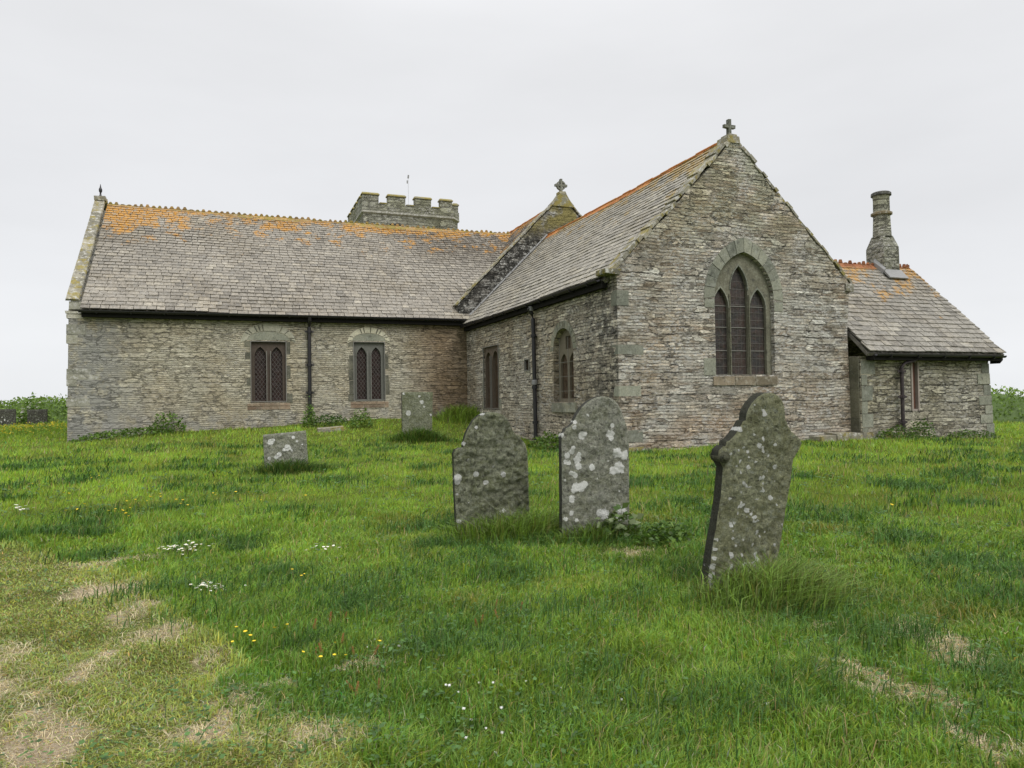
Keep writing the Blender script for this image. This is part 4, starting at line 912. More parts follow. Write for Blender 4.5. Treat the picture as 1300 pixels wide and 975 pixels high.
# ------------------------------------------------------------------ headstones
def headstone_mat(name, a, b, moss, amt, bump=.02):
    """weathered slate under a crust of moss and grey-green lichen, white lichen rosettes, dark flanks"""
    m = Mat(name, .95, .15)
    c = m.mix(m.step(m.noise(3.5, 5, .65), .35, .65), a, b)
    c = m.mix(1.0, c, m.ramp(m.noise(30, 6, .85), [(.33, (.32, .32, .31)), (.67, (1.65, 1.65, 1.56))]), 'MULTIPLY')
    c = m.mix(m.math('MULTIPLY', m.step(m.math('ADD', m.noise(9, 6, .8), m.math('MULTIPLY', m.noise(1.6, 2), .25)), .58, .70), amt), c, m.mix(m.noise(60, 3, .8), tuple(x * .5 for x in moss), tuple(x * 1.5 for x in moss)))
    c = m.mix(m.math('MULTIPLY', m.step(m.noise(22, 6, .85), .53, .60), .75), c, m.mix(m.noise(70, 2), (.26, .285, .215), (.44, .465, .38)))
    c = m.mix(m.math('MULTIPLY', m.step(m.noise(17, 6, .85), .55, .63), .75), c, (.045, .045, .036))
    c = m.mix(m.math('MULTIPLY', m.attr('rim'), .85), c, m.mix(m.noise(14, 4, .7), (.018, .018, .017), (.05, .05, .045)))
    li = m.math('ADD', m.attr('lichen'), m.math('MULTIPLY', m.math('SUBTRACT', m.noise(32, 5, .8), .5), 1.1))
    lm = m.step(li, .48, .58)
    c = m.mix(lm, c, m.mix(m.noise(60, 3, .75), (.88, .88, .84), (.66, .67, .62)))
    m.color(c); m.bump(m.math('ADD', m.math('ADD', m.noise(40, 6, .85), m.noise(13, 5, .75)), m.math('MULTIPLY', lm, .2)), bump, 1); return m.m
HS_G = headstone_mat('mossy_headstone', (.24, .25, .185), (.32, .335, .25), (.15, .168, .07), .6, .07)
HS_M = headstone_mat('grey_headstone', (.25, .255, .22), (.34, .34, .295), (.165, .175, .09), .45, .045)
HS_T = headstone_mat('green_headstone', (.245, .25, .165), (.33, .34, .23), (.19, .19, .085), .45, .06)
HS_D = headstone_mat('dark_headstone', (.045, .043, .04), (.065, .062, .056), (.05, .055, .03), .4)
def stone(name, base, outline, thick, mat, label, spots, group='old headstones in the churchyard', lean=0.0, rough=.014, lump=.03, rz=0.0, step=.02, seedn=1, extra=None, rimw=1.0):
    """a slab with the outline (u, z), facing -Y; dense front face so moss and flaking are real relief"""
    z0 = -.35; P = [(u, z) for u, z in outline]
    lo, hi = P[0], P[-1]
    P = [(lo[0] + (lo[0] - P[1][0]) * .3, z0), *[p for p in P], (hi[0] + (hi[0] - P[-2][0]) * .3, z0)]
    rs = []
    for k in range(len(P)):          # resample the outline
        a, b = Vector(P[k]), Vector(P[(k + 1) % len(P)]); m = max(1, int((b - a).length / step))
        for q in range(m): rs.append(tuple(a + (b - a) * q / m))
    us = [p[0] for p in rs]; zs = [p[1] for p in rs]; pts = []
    u = min(us) + step / 2
    while u < max(us):
        z = min(zs) + step / 2
        while z < max(zs):
            q = (u + RG.uniform(-.3, .3) * step, z + RG.uniform(-.3, .3) * step)
            if inside(q, rs):
                dm = min((q[0] - a) ** 2 + (q[1] - b) ** 2 for a, b in rs)
                if dm > (step * .55) ** 2: pts.append(q)
            z += step
        u += step
    n = len(rs); allp = [Vector(p) for p in rs] + [Vector(p) for p in pts]
    r = delaunay_2d_cdt(allp, [(k, (k + 1) % n) for k in range(n)], [], 0, 1e-6)
    UV = np.array([tuple(p) for p in r[0]]); T = [t for t in r[2] if inside((sum(UV[k][0] for k in t) / 3, sum(UV[k][1] for k in t) / 3), rs)]
    U_, Z_ = UV[:, 0], UV[:, 1]; R_ = np.array(rs)
    ed = np.sqrt(((UV[:, None, :] - R_[None]) ** 2).sum(2)).min(1)
    edge = np.clip(ed / .03, 0, 1)
    rel = (fbm(U_ * 9, Z_ * 9, 70 + seedn, 3) - .5) * lump + (vnoise(U_ * 30, Z_ * 30, 80 + seedn) - .5) * rough * 2
    yf = -thick / 2 - rel * (.25 + .75 * edge) + (1 - edge) ** 2 * .018
    yb = np.full(len(UV), thick / 2) + (fbm(U_ * 5, Z_ * 5, 90 + seedn, 2) - .5) * .02
    li = np.zeros(len(UV))
    for (su, sz, sr) in spots:
        dd = np.hypot(U_ - su, (Z_ - sz)); li = np.maximum(li, np.clip(1.25 - dd / (sr * .84) * .75, 0, 1))
    N = len(UV); V = [(a, b, c) for a, b, c in zip(U_, yf, Z_)] + [(a, b, c) for a, b, c in zip(U_, yb, Z_)]
    F = [list(t) for t in T] + [[k + N for k in t[::-1]] for t in T]
    # rim: find boundary edges
    cnt = {}
    for t in T:
        for k in range(3):
            e = (t[k], t[(k + 1) % 3]); cnt[e] = cnt.get(e, 0) + 1
    li2 = li.copy()
    B = len(V); bv = {}; at = np.concatenate([li, li2 * .9]); rim = [0.0] * (2 * N); lix = []
    def rv(k, back):          # the flank has its own vertices, so it keeps a crisp arris and its darker colour
        if (k, back) not in bv:
            bv[(k, back)] = len(V); V.append(V[k + N * back]); rim.append(rimw); lix.append(li[k] * .75)
        return bv[(k, back)]
    for (a, b) in list(cnt):
        if (b, a) not in cnt: F.append([rv(b, 0), rv(a, 0), rv(a, 1), rv(b, 1)])
    at = np.concatenate([at, lix])
    mb = MB(); mb.v = V; mb.f = F
    if extra:
        m0 = len(mb.v); extra(mb); at = np.concatenate([at, np.zeros(len(mb.v) - m0)]); rim += [.6] * (len(mb.v) - m0)
    ob = mb.build(name, mat, None, (0, 0, 0), smooth=True, attrs={'lichen': at, 'rim': rim}, recalc=False)
    ob.data.attributes.remove(ob.data.attributes['sharp_face']) if 'sharp_face' in ob.data.attributes else None
    ob.location = base; ob.rotation_euler = (lean, 0, rz)
    tag(ob, label, 'headstone', group); return ob
TILT = [(-0.324, 0.042), (-0.266, 0.402), (-0.195, 0.778), (-0.174, 1.03), (-.20, 1.07), (-.225, 1.12), (-.215, 1.17), (-.175, 1.20), (-0.15, 1.20), (-.145, 1.235), (-.11, 1.245), (-0.06, 1.285), (0.0, 1.36), (.02, 1.395), (0.045, 1.40), (0.05, 1.457), (0.075, 1.50), (0.106, 1.54), (0.168, 1.592), (.22, 1.615), (0.276, 1.62), (.32, 1.615), (0.365, 1.597), (0.413, 1.545), (.43, 1.50), (0.437, 1.43), (.445, 1.39), (0.475, 1.34), (.51, 1.295), (0.562, 1.259), (.60, 1.225), (0.618, 1.19), (0.59, 1.14), (0.533, 1.07), (.52, .98), (0.5, 0.865), (0.373, 0.199), (0.343, 0.007)]
sp = [(.12, 1.52, .014), (.21, 1.45, .03), (.20, 1.475, .02), (-.02, 1.33, .028), (-.04, 1.36, .02), (-.28, .12, .03), (-.275, .18, .03), (-.268, .25, .034), (-.262, .32, .022), (-.25, .39, .02), (-.24, .46, .02), (-.285, .07, .02)]
r3 = random.Random(3)
for k in range(120):
    z = r3.uniform(.2, 1.3); u = r3.gauss(-.02 + .1 * z, .13); sp.append((u, z, r3.choice((.008, .010, .012, .016, .02, .026))))
def knob(mb):
    mb.tube([(-.18, -.075, 1.115), (-.18, .06, 1.115)], [.046, .046], 14)
    mb.tube([(-.18, -.09, 1.115), (-.18, -.0751, 1.115)], [.02, .03], 12)
s_tilt = stone('headstone', (3.79, 4.815, gz(3.79, 4.815)), TILT, .11, HS_T, 'tall leaning green headstone with curled shoulders and long grass at its foot', sp, lump=.03, rough=.012, seedn=4, lean=.05, extra=knob)
ML = [(-0.427, 0.053), (-.442, .5), (-0.448, 0.955), (-0.425, 1.0), (-.38, 1.015), (-0.331, 1.02), (-.335, 1.06), (-0.321, 1.10), (-.30, 1.165), (-0.269, 1.225), (-0.207, 1.318), (-.16, 1.36), (-0.099, 1.392), (-.03, 1.41), (0.033, 1.409), (.10, 1.395), (0.156, 1.37), (.20, 1.33), (0.24, 1.27), (0.276, 1.185), (.31, 1.14), (0.349, 1.12), (.39, 1.07), (0.424, 1.028), (0.447, 0.934), (0.458, 0.167), (0.462, -0.02)]
sp = [(-.41, .68, .055), (-.41, .64, .045), (-.19, .71, .04), (-.08, .61, .035), (-.06, .62, .02), (.13, .69, .04), (-.33, 1.06, .03), (-.10, 1.40, .04), (.13, .28, .03), (-.28, .88, .018), (-.42, .5, .02), (-.41, .2, .03), (-.18, 1.24, .025), (.02, .78, .012), (.25, .5, .012), (-.3, .4, .014)]
s_ml = stone('headstone', (2.73, 7.751, gz(2.73, 7.751)), ML, .08, HS_G, 'thickly mossed round topped headstone with stepped shoulders, left of two standing together', sp, lump=.085, rough=.022, seedn=2, lean=-.02)
MR = [(-0.406, 0.043), (-.395, .6), (-0.385, 1.12), (-.38, 1.155), (-0.345, 1.18), (-0.33, 1.215), (-.28, 1.235), (-0.245, 1.265), (-.20, 1.35), (-0.137, 1.435), (-.07, 1.49), (-0.012, 1.522), (.05, 1.545), (0.113, 1.556), (.18, 1.55), (0.238, 1.532), (.29, 1.495), (0.337, 1.44), (.372, 1.365), (0.40, 1.28), (.425, 1.20), (0.446, 1.129), (.44, .8), (0.427, 0.255), (0.425, -0.036)]
sp = [(-.14, 1.13, .055), (-.10, 1.15, .03), (.20, 1.13, .06), (.21, 1.09, .04), (.23, 1.23, .034), (.28, .93, .07), (.37, .89, .065), (.40, .93, .03), (.30, .76, .08), (.23, .73, .06), (.34, .72, .03), (-.21, .87, .055), (-.19, .92, .04), (-.20, .80, .05), (-.27, .96, .04), (-.33, .92, .045), (-.26, 1.0, .03), (-.35, .85, .03), (-.31, .84, .03), (-.04, .78, .045), (-.26, .72, .03), (-.29, .73, .035), (-.24, .70, .035), (-.18, .57, .065), (-.13, .60, .05), (-.24, .58, .05), (-.26, .54, .04), (-.29, .45, .05), (-.40, 1.15, .05), (-.30, .30, .035), (-.24, .22, .03), (.10, .26, .075), (.04, .28, .05), (.32, .27, .08), (.30, .22, .06), (-.37, .24, .03), (.42, 1.28, .03), (.17, .84, .016), (-.22, 1.28, .03), (-.24, 1.22, .03), (-.07, 1.35, .02), (-.36, .65, .02), (.05, .95, .014), (.02, .66, .012), (.3, .5, .02)]
s_mr = stone('headstone', (3.682, 7.067, gz(3.682, 7.067)), MR, .09, HS_M, 'upright grey round topped headstone with the largest white lichen spots, between two greener stones', sp, lump=.04, rough=.012, seedn=3, lean=-.015)
SLn = [(-.415, -.05), (-.441, .77), (-.2, .79), (.1, .807), (.381, .831), (.413, .217), (.426, -.022)]
sp = [(-.30, .62, .07), (-.24, .66, .03), (.02, .50, .08), (.10, .44, .03), (-.14, .37, .06), (-.2, .32, .05), (.13, .70, .04), (.2, .62, .03), (-.33, .30, .04), (.3, .55, .025), (-.05, .46, .04)]
s_sl = stone('headstone', (.964, 15.058, gz(.964, 15.058)), SLn, .09, HS_M, 'low square headstone with sloping top and blotchy white lichen', sp, lump=.02, seedn=5, lean=-.04)
FW = [(-.464, .04), (-.461, 1.426), (0, 1.43), (.482, 1.424), (.438, .009)]
sp = [(-.42, 1.38, .05), (.06, 1.30, .05), (.14, 1.12, .075), (.10, 1.14, .05), (.20, .98, .04), (-.28, .80, .10), (.40, .74, .045), (-.07, .84, .03), (-.02, 1.34, .02), (.30, 1.33, .02)]
s_fw = stone('headstone', (5.118, 21.158, gz(5.118, 21.158)), FW, .12, HS_G, 'tall square topped headstone with white lichen spots near the inner corner of the church', sp, lump=.02, seedn=6, step=.04)
s_d1 = stone('headstone', (-11.78, 47.1, gz(-11.78, 47.1)), [(-.5, -.1), (-.5, .95), (.45, .94), (.45, -.1)], .12, HS_D, 'dark square headstone cut by the left edge of the photo', [(-.2, .5, .05), (.1, .3, .05), (-.05, .35, .06), (-.2, .25, .05)], step=.06, lump=.01)
s_d2 = stone('headstone', (-8.541, 39.1, gz(-8.541, 39.1)), [(-.41, -.1), (-.41, .93), (.38, .93), (.38, -.1)], .12, HS_D, 'dark square headstone standing alone nearest the left end of the church', [(-.1, .66, .035), (.25, .3, .06), (.05, .45, .03)], step=.06, lump=.01)
lb = MB(); zb = gz(2.9, 24.1); lb.hexa([(2.50, 23.86, zb - .1), (3.32, 23.80, zb - .1), (3.34, 24.34, zb - .1), (2.52, 24.38, zb - .1), (2.50, 23.86, zb + .07), (3.32, 23.80, zb + .12), (3.34, 24.34, zb + .14), (2.52, 24.38, zb + .09)])
lb.hexa([(2.62, 23.74, zb - .1), (3.0, 23.72, zb - .1), (3.0, 23.79, zb - .1), (2.62, 23.8, zb - .1), (2.62, 23.74, zb + .03), (3.0, 23.72, zb + .03), (3.0, 23.79, zb + .03), (2.62, 23.8, zb + .03)])
o = lb.build('ledger_stone', COPE, None, (2.9, 24.1, zb)); tag(o, 'flat pale grave slab lying in grass below the wall between two windows', 'grave slab')

# ------------------------------------------------------------------ tufts, weeds, hedges
def tuft(name, c, rx, ry, n, h, w, lean, col, label, cat, group, spread=.35, seg=2, avoid=None):
    a = RG.normal(0, rx * .5, n); b = RG.normal(0, ry * .5, n); x = c[0] + a; y = c[1] + b; k = free(x, y)
    x, y, a, b = x[k], y[k], a[k], b[k]; n = len(x)
    hh = RG.uniform(h[0], h[1], n) * np.clip(1.15 - .5 * np.hypot(a / rx, b / ry), .35, 1)
    ln = np.stack([lean[0] + a / rx * spread + RG.normal(0, .38, n), lean[1] + b / ry * spread + RG.normal(0, .32, n)], 1)
    cc = np.array(col) * RG.uniform(.4, 1.65, n)[:, None]; ye = RG.uniform(0, 1, n) < .14; cc = np.where(ye[:, None], np.array([.17, .19, .05]) * RG.uniform(.6, 1.3, n)[:, None], cc)
    ob = blade_obj(name, [blades(np.stack([x, y, ground_z(x, y)], 1), hh, w * RG.uniform(.6, 1.4, n), ln, RG.uniform(.2, 1, n), cc, seg)], (c[0], c[1], gz(*c)))
    tag(ob, label, cat, group); return ob
GT = 'long grass tufts at the headstones'
tuft('grass_tuft', (3.84, 4.44), .62, .38, 1900, (.18, .50), .0095, (.15, -.1), (.155, .24, .048), 'windswept long grass tuft at the foot of the leaning headstone', 'grass tuft', GT, .3)
tuft('grass_tuft', (4.30, 4.80), .22, .2, 500, (.14, .38), .009, (.4, -.1), (.085, .15, .03), 'dark grass tuft on the right side of the leaning headstone', 'grass tuft', GT, .5)
tuft('grass_tuft', (2.95, 7.42), .85, .36, 1900, (.16, .52), .011, (.1, -.1), (.13, .21, .035), 'fan of long grass at the foot of the mossed stepped headstone', 'grass tuft', GT, .7)
tuft('grass_tuft', (3.60, 6.88), .60, .22, 900, (.12, .34), .010, (.1, -.1), (.11, .18, .03), 'short grass tuft at the foot of the white spotted upright headstone', 'grass tuft', GT, .5)
tuft('grass_tuft', (.98, 14.82), .85, .36, 1500, (.18, .42), .016, (.1, -.1), (.06, .115, .024), 'dark coarse grass tuft in front of the low sloping headstone', 'grass tuft', GT, .6)
tuft('grass_tuft', (5.12, 20.85), .75, .35, 1200, (.2, .6), .022, (.05, -.1), (.075, .14, .024), 'dark grass tuft in front of the tall square topped headstone', 'grass tuft', GT, .5)
tuft('grass_tuft', (8.0, 25.6), 1.0, .9, 1500, (.35, .8), .025, (.05, -.1), (.19, .29, .045), 'tall bright grass growing in the inner corner of the church walls', 'grass tuft', None, .3)
def leafy(name, c, rx, ry, h, n, ls, cols, label, cat, group=None, stems=0, shape='dome', parent=None, base=None, flat=.3, mat=None):
    """leaves: small bent quads on an uneven clump"""
    z0 = gz(*c) if base is None else base
    u = RG.uniform(0, 1, n); th = RG.uniform(0, 2 * math.pi, n); r = np.sqrt(RG.uniform(0, 1, n))
    x = c[0] + rx * r * np.cos(th); y = c[1] + ry * r * np.sin(th)
    lump = .45 + .75 * fbm(x * 2.3 / max(rx, .3) + 7, y * 2.3 / max(ry, .3) + c[0], 77, 3)
    top = h * np.sqrt(np.clip(1 - r ** 2, .02, 1)) * lump if shape == 'dome' else h * (1 - r * .8) * lump
    gzv = ground_z(x, y, False) if base is None else np.full(n, base); z = gzv + top * u ** .55
    ax = RG.normal(0, 1, (n, 3)); ax[:, 2] = ax[:, 2] * flat + .25; ax /= np.linalg.norm(ax, axis=1)[:, None]
    nn = RG.normal(0, 1, (n, 3)); nn[:, 2] += .8; sd = np.cross(ax, nn); sd /= np.linalg.norm(sd, axis=1)[:, None] + 1e-9
    L = ls * RG.uniform(.5, 1.4, n)[:, None]; P = np.stack([x, y, z], 1); W_ = L * .34; up = np.cross(sd, ax)
    a = P; b = P + ax * L * .45 + sd * W_ + up * L * .08; d = P + ax * L * .45 - sd * W_ + up * L * .08; t = P + ax * L - np.abs(up) * L * .05
    V = np.stack([a, b, t, d], 1).reshape(-1, 3); f4 = np.arange(n)[:, None] * 4 + np.array([0, 1, 2, 3])
    pick = RG.integers(0, len(cols), n); C = np.array(cols)[pick] * RG.uniform(.6, 1.35, n)[:, None]; C = np.repeat(C, 4, 0)
    parts = [(V, f4, None, C)]
    if stems:
        q = RG.integers(0, n, stems); sp_ = P[q].copy(); sp_[:, 2] = gzv[q]
        parts.append(blades(sp_, (P[q][:, 2] - gzv[q]) * 1.12 + .05, np.full(stems, ls * .12), RG.normal(0, .12, (stems, 2)), RG.uniform(0, .4, stems), np.array([.12, .15, .04]) * RG.uniform(.6, 1.4, stems)[:, None], 2))
    ob = blade_obj(name, parts, (c[0], c[1], z0)); tag(ob, label, cat, group); return ob
DG = [(.05, .10, .024), (.07, .135, .03), (.09, .16, .035), (.075, .115, .04)]
MG = [(.09, .17, .03), (.12, .205, .038), (.15, .235, .045), (.075, .14, .028)]
WG = 'weeds growing against the church walls'
leafy('weed_clump', (-3.4, 26.2), 1.5, .4, .32, 1000, .09, MG, 'low green weeds along the wall foot at the left end of the church', 'weeds', WG, 40)
leafy('weed_clump', (-2.1, 26.35), .6, .35, .75, 500, .09, MG, 'taller weed clump at the wall foot between the left corner and first window', 'weeds', WG, 40)
leafy('weed_clump', (2.42, 25.6), .25, .3, 1.35, 420, .08, MG, 'tall nettles climbing in front of the black downpipe between the windows', 'weeds', WG, 25, 'cone')
leafy('weed_clump', (3.1, 25.4), .6, .4, .5, 420, .08, DG, 'dark weeds behind the flat grave slab', 'weeds', WG, 30)
leafy('weed_clump', (4.0, 24.5), .4, .35, .7, 420, .08, MG, 'bushy weeds below the second window, right of the flat slab', 'weeds', WG, 30)
leafy('weed_clump', (8.0, 17.8), .5, .9, .5, 700, .09, MG, 'grassy weeds at the foot of the chancel side wall', 'weeds', WG, 60)
leafy('weed_clump', (16.55, 14.25), .7, .28, .42, 600, .06, DG + MG, 'dark weeds left of the vestry downpipe', 'weeds', WG, 40)
leafy('weed_clump', (17.5, 14.25), .42, .28, .62, 520, .06, DG + MG, 'tall dark weeds right of the vestry downpipe', 'weeds', WG, 40)
leafy('weed_clump', (19.5, 14.25), 1.1, .26, .32, 700, .06, DG + MG, 'low weeds along the foot of the vestry wall towards its right corner', 'weeds', WG, 60)
leafy('dock_plant', (4.26, 6.55), .34, .26, .30, 700, .055, DG + MG, 'dark broad leaved weed clump right of the white spotted headstone', 'weeds', None, 25)
leafy('leafy_weed', (3.86, 6.86), .28, .12, 0.45, 200, .085, [(.16, .20, .10), (.10, .15, .05), (.07, .13, .03)], 'pale leaved weed in front of the white spotted headstone', 'weeds', None, 25)
def hedge(name, pts, h, dep, label, n, ls):
    """a grown over hedge bank following points (x, y)"""
    mb = MB(); m = len(pts) - 1; X_, Y_, H_ = [], [], []
    t = RG.uniform(0, m, n); i = np.minimum(t.astype(int), m - 1); f = t - i; P0 = np.array(pts)[i]; P1 = np.array(pts)[i + 1]; P = P0 * (1 - f)[:, None] + P1 * f[:, None]; D = (P1 - P0).astype(float); D /= np.linalg.norm(D, axis=1)[:, None]; N_ = np.stack([-D[:, 1], D[:, 0]], 1)
    s = RG.uniform(-1, 1, n); P = P + N_ * (s * dep)[:, None]
    lump = .72 + .55 * fbm(P[:, 0] * .45, P[:, 1] * .45, 97, 3); top = h * lump * (1 - np.abs(s) ** 2.2)
    z = ground_z(P[:, 0], P[:, 1], False) + top * RG.uniform(.0, 1, n) ** .25 + RG.exponential(.035 * h, n)
    ax = RG.normal(0, 1, (n, 3)); ax[:, 2] = np.abs(ax[:, 2]); ax /= np.linalg.norm(ax, axis=1)[:, None]; sd = np.cross(ax, RG.normal(0, 1, (n, 3))); sd /= np.linalg.norm(sd, axis=1)[:, None]
    L = ls * RG.uniform(.5, 1.5, n)[:, None]; Q = np.column_stack([P, z]); V = np.stack([Q, Q + ax * L * .5 + sd * L * .3, Q + ax * L, Q + ax * L * .5 - sd * L * .3], 1).reshape(-1, 3)
    pat = fbm(P[:, 0] * .5 + 3, P[:, 1] * .5 + z, 99, 3)[:, None]; C = (np.array([.10, .17, .035]) * (1 - pat) + np.array([.20, .30, .06]) * pat) * RG.uniform(.6, 1.4, n)[:, None]
    parts = [(V, np.arange(n)[:, None] * 4 + np.array([0, 1, 2, 3]), None, np.repeat(C, 4, 0))]
    # earth bank inside
    k = 60; g = []; C2 = []
    for q in range(k + 1):
        tt = min(q / k * m, m - 1e-6); ii = int(tt); ff = tt - ii; c = np.array(pts[ii]) * (1 - ff) + np.array(pts[ii + 1]) * ff; d = np.array(pts[ii + 1], float) - np.array(pts[ii], float); d = d / np.linalg.norm(d); nv = np.array([-d[1], d[0]])
        for s_ in np.linspace(-1, 1, 9):
            p = c + nv * s_ * dep; lm = .72 + .55 * float(fbm(p[0] * .45, p[1] * .45, 97, 3)); g.append((p[0], p[1], gz(p[0], p[1]) - .1 + .9 * h * lm * (1 - abs(s_) ** 2.2))); C2.append((.09, .15, .03))
    f4 = [[q * 9 + a, (q + 1) * 9 + a, (q + 1) * 9 + a + 1, q * 9 + a + 1] for q in range(k) for a in range(8)]
    parts.append((np.array(g), np.array(f4), None, np.array(C2)))
    c = pts[len(pts) // 2]; ob = blade_obj(name, parts, (c[0], c[1], gz(*c))); tag(ob, label, 'hedge', 'grassy hedge banks round the churchyard'); return ob
hedge('hedge_bank', [(-34, 46), (-22, 49), (-14, 51), (-6, 52), (2, 53)], 1.55, 2.2, 'overgrown green hedge bank behind the dark headstones left of the church', 26000, .16)
hedge('hedge_bank', [(21.5, 30), (26, 27.5), (32, 24), (42, 18), (50, 8)], 1.4, 1.6, 'overgrown green hedge bank right of the vestry', 24000, .13)
bl = leafy('flowering_bush', (-11.0, 49.0), .7, .5, 1.9, 700, .15, MG + [(.42, .42, .38)], 'pale flowering shrub in the hedge behind the two dark headstones', 'shrub', None, 30)
# ------------------------------------------------------------------ wild flowers
YEL = plain('buttercup_yellow', (.80, .58, .02), .4, .4, .15); WHI = plain('white_petal', (.78, .78, .74), .7, .2, .06); STEM = plain('flower_stem', (.08, .15, .03), .7, .2, .2); RUST = plain('sorrel_red', (.30, .13, .05), .8, .2, .35)
def flower_proto(kind):
    st = MB()
    if kind == 'buttercup':
        st.tube([(0, 0, 0), (.006, 0, .07), (.012, .004, .135)], .0016, 5); c = (.012, .004, .137)
        hd = MB(); R_ = .0135
        for k in range(5):
            a = 2 * math.pi * k / 5; u = Vector((math.cos(a), math.sin(a), 0)); v = Vector((-math.sin(a), math.cos(a), 0)); o = Vector(c)
            hd.hexa([tuple(o + u * .001 - v * .002), tuple(o + u * R_ - v * .009 + Vector((0, 0, .008))), tuple(o + u * R_ + v * .009 + Vector((0, 0, .008))), tuple(o + u * .001 + v * .002)] + [tuple(o + u * .001 - v * .002 + Vector((0, 0, .0015))), tuple(o + u * R_ - v * .009 + Vector((0, 0, .0095))), tuple(o + u * R_ + v * .009 + Vector((0, 0, .0095))), tuple(o + u * .001 + v * .002 + Vector((0, 0, .0015)))])
        hd.lathe((c[0], c[1], c[2] + .001), [(.004, 0), (.004, .004), (.001, .006)], 6)
        return st, STEM, [('flower_head', hd, YEL)]
    if kind == 'clover':
        st.tube([(0, 0, 0), (-.004, .002, .05), (.004, 0, .095)], .0014, 5); hd = MB()
        hd.lathe((.004, 0, .092), [(.003, 0), (.010, .004), (.0125, .010), (.010, .017), (.004, .021)], 9)
        for k in range(16):
            a = k * 2.4; z = .096 + .001 * k; hd.tube([(.004, 0, z), (.004 + .016 * math.cos(a), .016 * math.sin(a), z + .003)], [.003, .0015], 4)
        return st, STEM, [('flower_head', hd, WHI)]
    if kind == 'daisy':
        st.tube([(0, 0, 0), (.003, .001, .09)], .0014, 4); hd = MB(); c = Vector((.003, .001, .09))
        for k in range(11):
            a = 2 * math.pi * k / 11; u = Vector((math.cos(a), math.sin(a), 0)); v = Vector((-math.sin(a), math.cos(a), 0))
            P = [c + u * .004 - v * .0015, c + u * .016 - v * .0035 + Vector((0, 0, .003)), c + u * .016 + v * .0035 + Vector((0, 0, .003)), c + u * .004 + v * .0015]
            hd.prism([tuple(p) for p in P], [tuple(p + Vector((0, 0, .0012))) for p in P])
        ey = MB(); ey.lathe(tuple(c), [(.005, -.001), (.005, .002), (.002, .004)], 7)
        return st, STEM, [('flower_head', hd, WHI), ('eye', ey, YEL)]
    st.tube([(0, 0, 0), (.01, .0, .1), (.03, .005, .17)], .0018, 5); hd = MB()
    for k in range(26):
        t = .45 + .55 * k / 26; x = .01 + .02 * max(0, (t - .55) / .45); z = .17 * t; a = k * 2.4; r = .011 * (1.15 - .7 * (k / 26))
        hd.lathe((x + r * math.cos(a), r * math.sin(a), z), [(.001, -.004), (.0045, 0), (.001, .005)], 5)
    return st, RUST, [('seed_head', hd, RUST)]
def plant_flowers(name, kind, cat, spots, label, group, scale=(.9, 1.2)):
    st, sm, heads = flower_proto(kind); st_ = st.build(name, sm, None, (0, 0, 0)); ch = []
    for hn, hb, hm in heads: ch.append(hb.build(hn, hm, None, (0, 0, 0)))
    protos = [st_] + ch
    for k, (x, y) in enumerate(spots):
        if k == 0: root, parts_ = st_, ch
        else:
            root = st_.copy(); COL.objects.link(root); parts_ = []
            for c_ in ch: d_ = c_.copy(); COL.objects.link(d_); parts_.append(d_)
        for c_ in parts_: c_.parent = root
        root.location = (x, y, gz(x, y) - .004); root.rotation_euler = (rnd.gauss(0, .15), rnd.gauss(0, .15), rnd.uniform(0, 6.28)); s_ = rnd.uniform(*scale); root.scale = (s_,) * 3
        tag(root, label, cat, group)
BUT = [(0.0, 5.13), (-0.01, 4.96), (0.06, 5.04), (0.06, 4.99), (0.12, 4.9), (0.24, 5.07), (0.32, 5.11)]
plant_flowers('buttercup', 'buttercup', 'buttercup', BUT, 'bright yellow buttercup in the cluster beside the mown path', 'buttercups in the foreground grass', (.6, .85))
plant_flowers('buttercup', 'buttercup', 'buttercup', [(0.36, 4.64), (0.57, 4.63), (0.54, 4.42), (0.46, 4.39), (0.61, 4.37), (0.83, 4.52)], 'yellow buttercup among the red sorrel right of the buttercup cluster', 'buttercups in the foreground grass', (.6, .85))
plant_flowers('buttercup', 'buttercup', 'buttercup', [(0.56, 6.56), (0.45, 6.56), (0.53, 6.32)], 'yellow buttercup standing right of the nearer white daisy patch', 'buttercups in the foreground grass', (.6, .85))
plant_flowers('buttercup', 'buttercup', 'buttercup', [(7.49, 6.6)], 'lone yellow buttercup in the lawn right of the leaning headstone', 'buttercups in the foreground grass', (1.3, 1.4))
CLV = [(1.05, 3.82), (1.08, 3.79), (1.09, 3.72), (1.26, 3.83), (1.33, 3.78), (1.06, 3.5), (1.07, 3.4), (1.12, 3.32), (1.17, 3.2), (1.2, 3.19), (1.01, 3.23), (1.07, 3.04), (1.37, 3.07), (1.54, 3.24), (1.85, 3.28), (1.38, 3.18), (1.5, 3.7), (1.62, 3.55), (1.25, 3.45), (1.75, 3.05)]
plant_flowers('clover_flower', 'clover', 'clover', CLV, 'small white clover head in the grass at the bottom centre', 'white clover in the foreground', (.35, .6))
plant_flowers('clover_flower', 'clover', 'clover', [(0.78, 4.6), (0.87, 4.54), (0.95, 4.5), (0.84, 4.72)], 'small white clover head beside the red sorrel', 'white clover in the foreground', (.35, .6))
plant_flowers('clover_flower', 'clover', 'clover', [(2.46, 2.9)], 'lone white clover head in the grass at the bottom right of centre', 'white clover in the foreground', (.35, .6))
SOR = [(0.47, 5.05), (0.59, 5.2), (0.72, 5.26), (0.49, 4.54), (0.47, 4.59), (0.66, 4.63), (0.59, 4.51), (0.79, 4.44), (0.59, 3.94), (0.62, 4.02), (0.71, 4.0)]
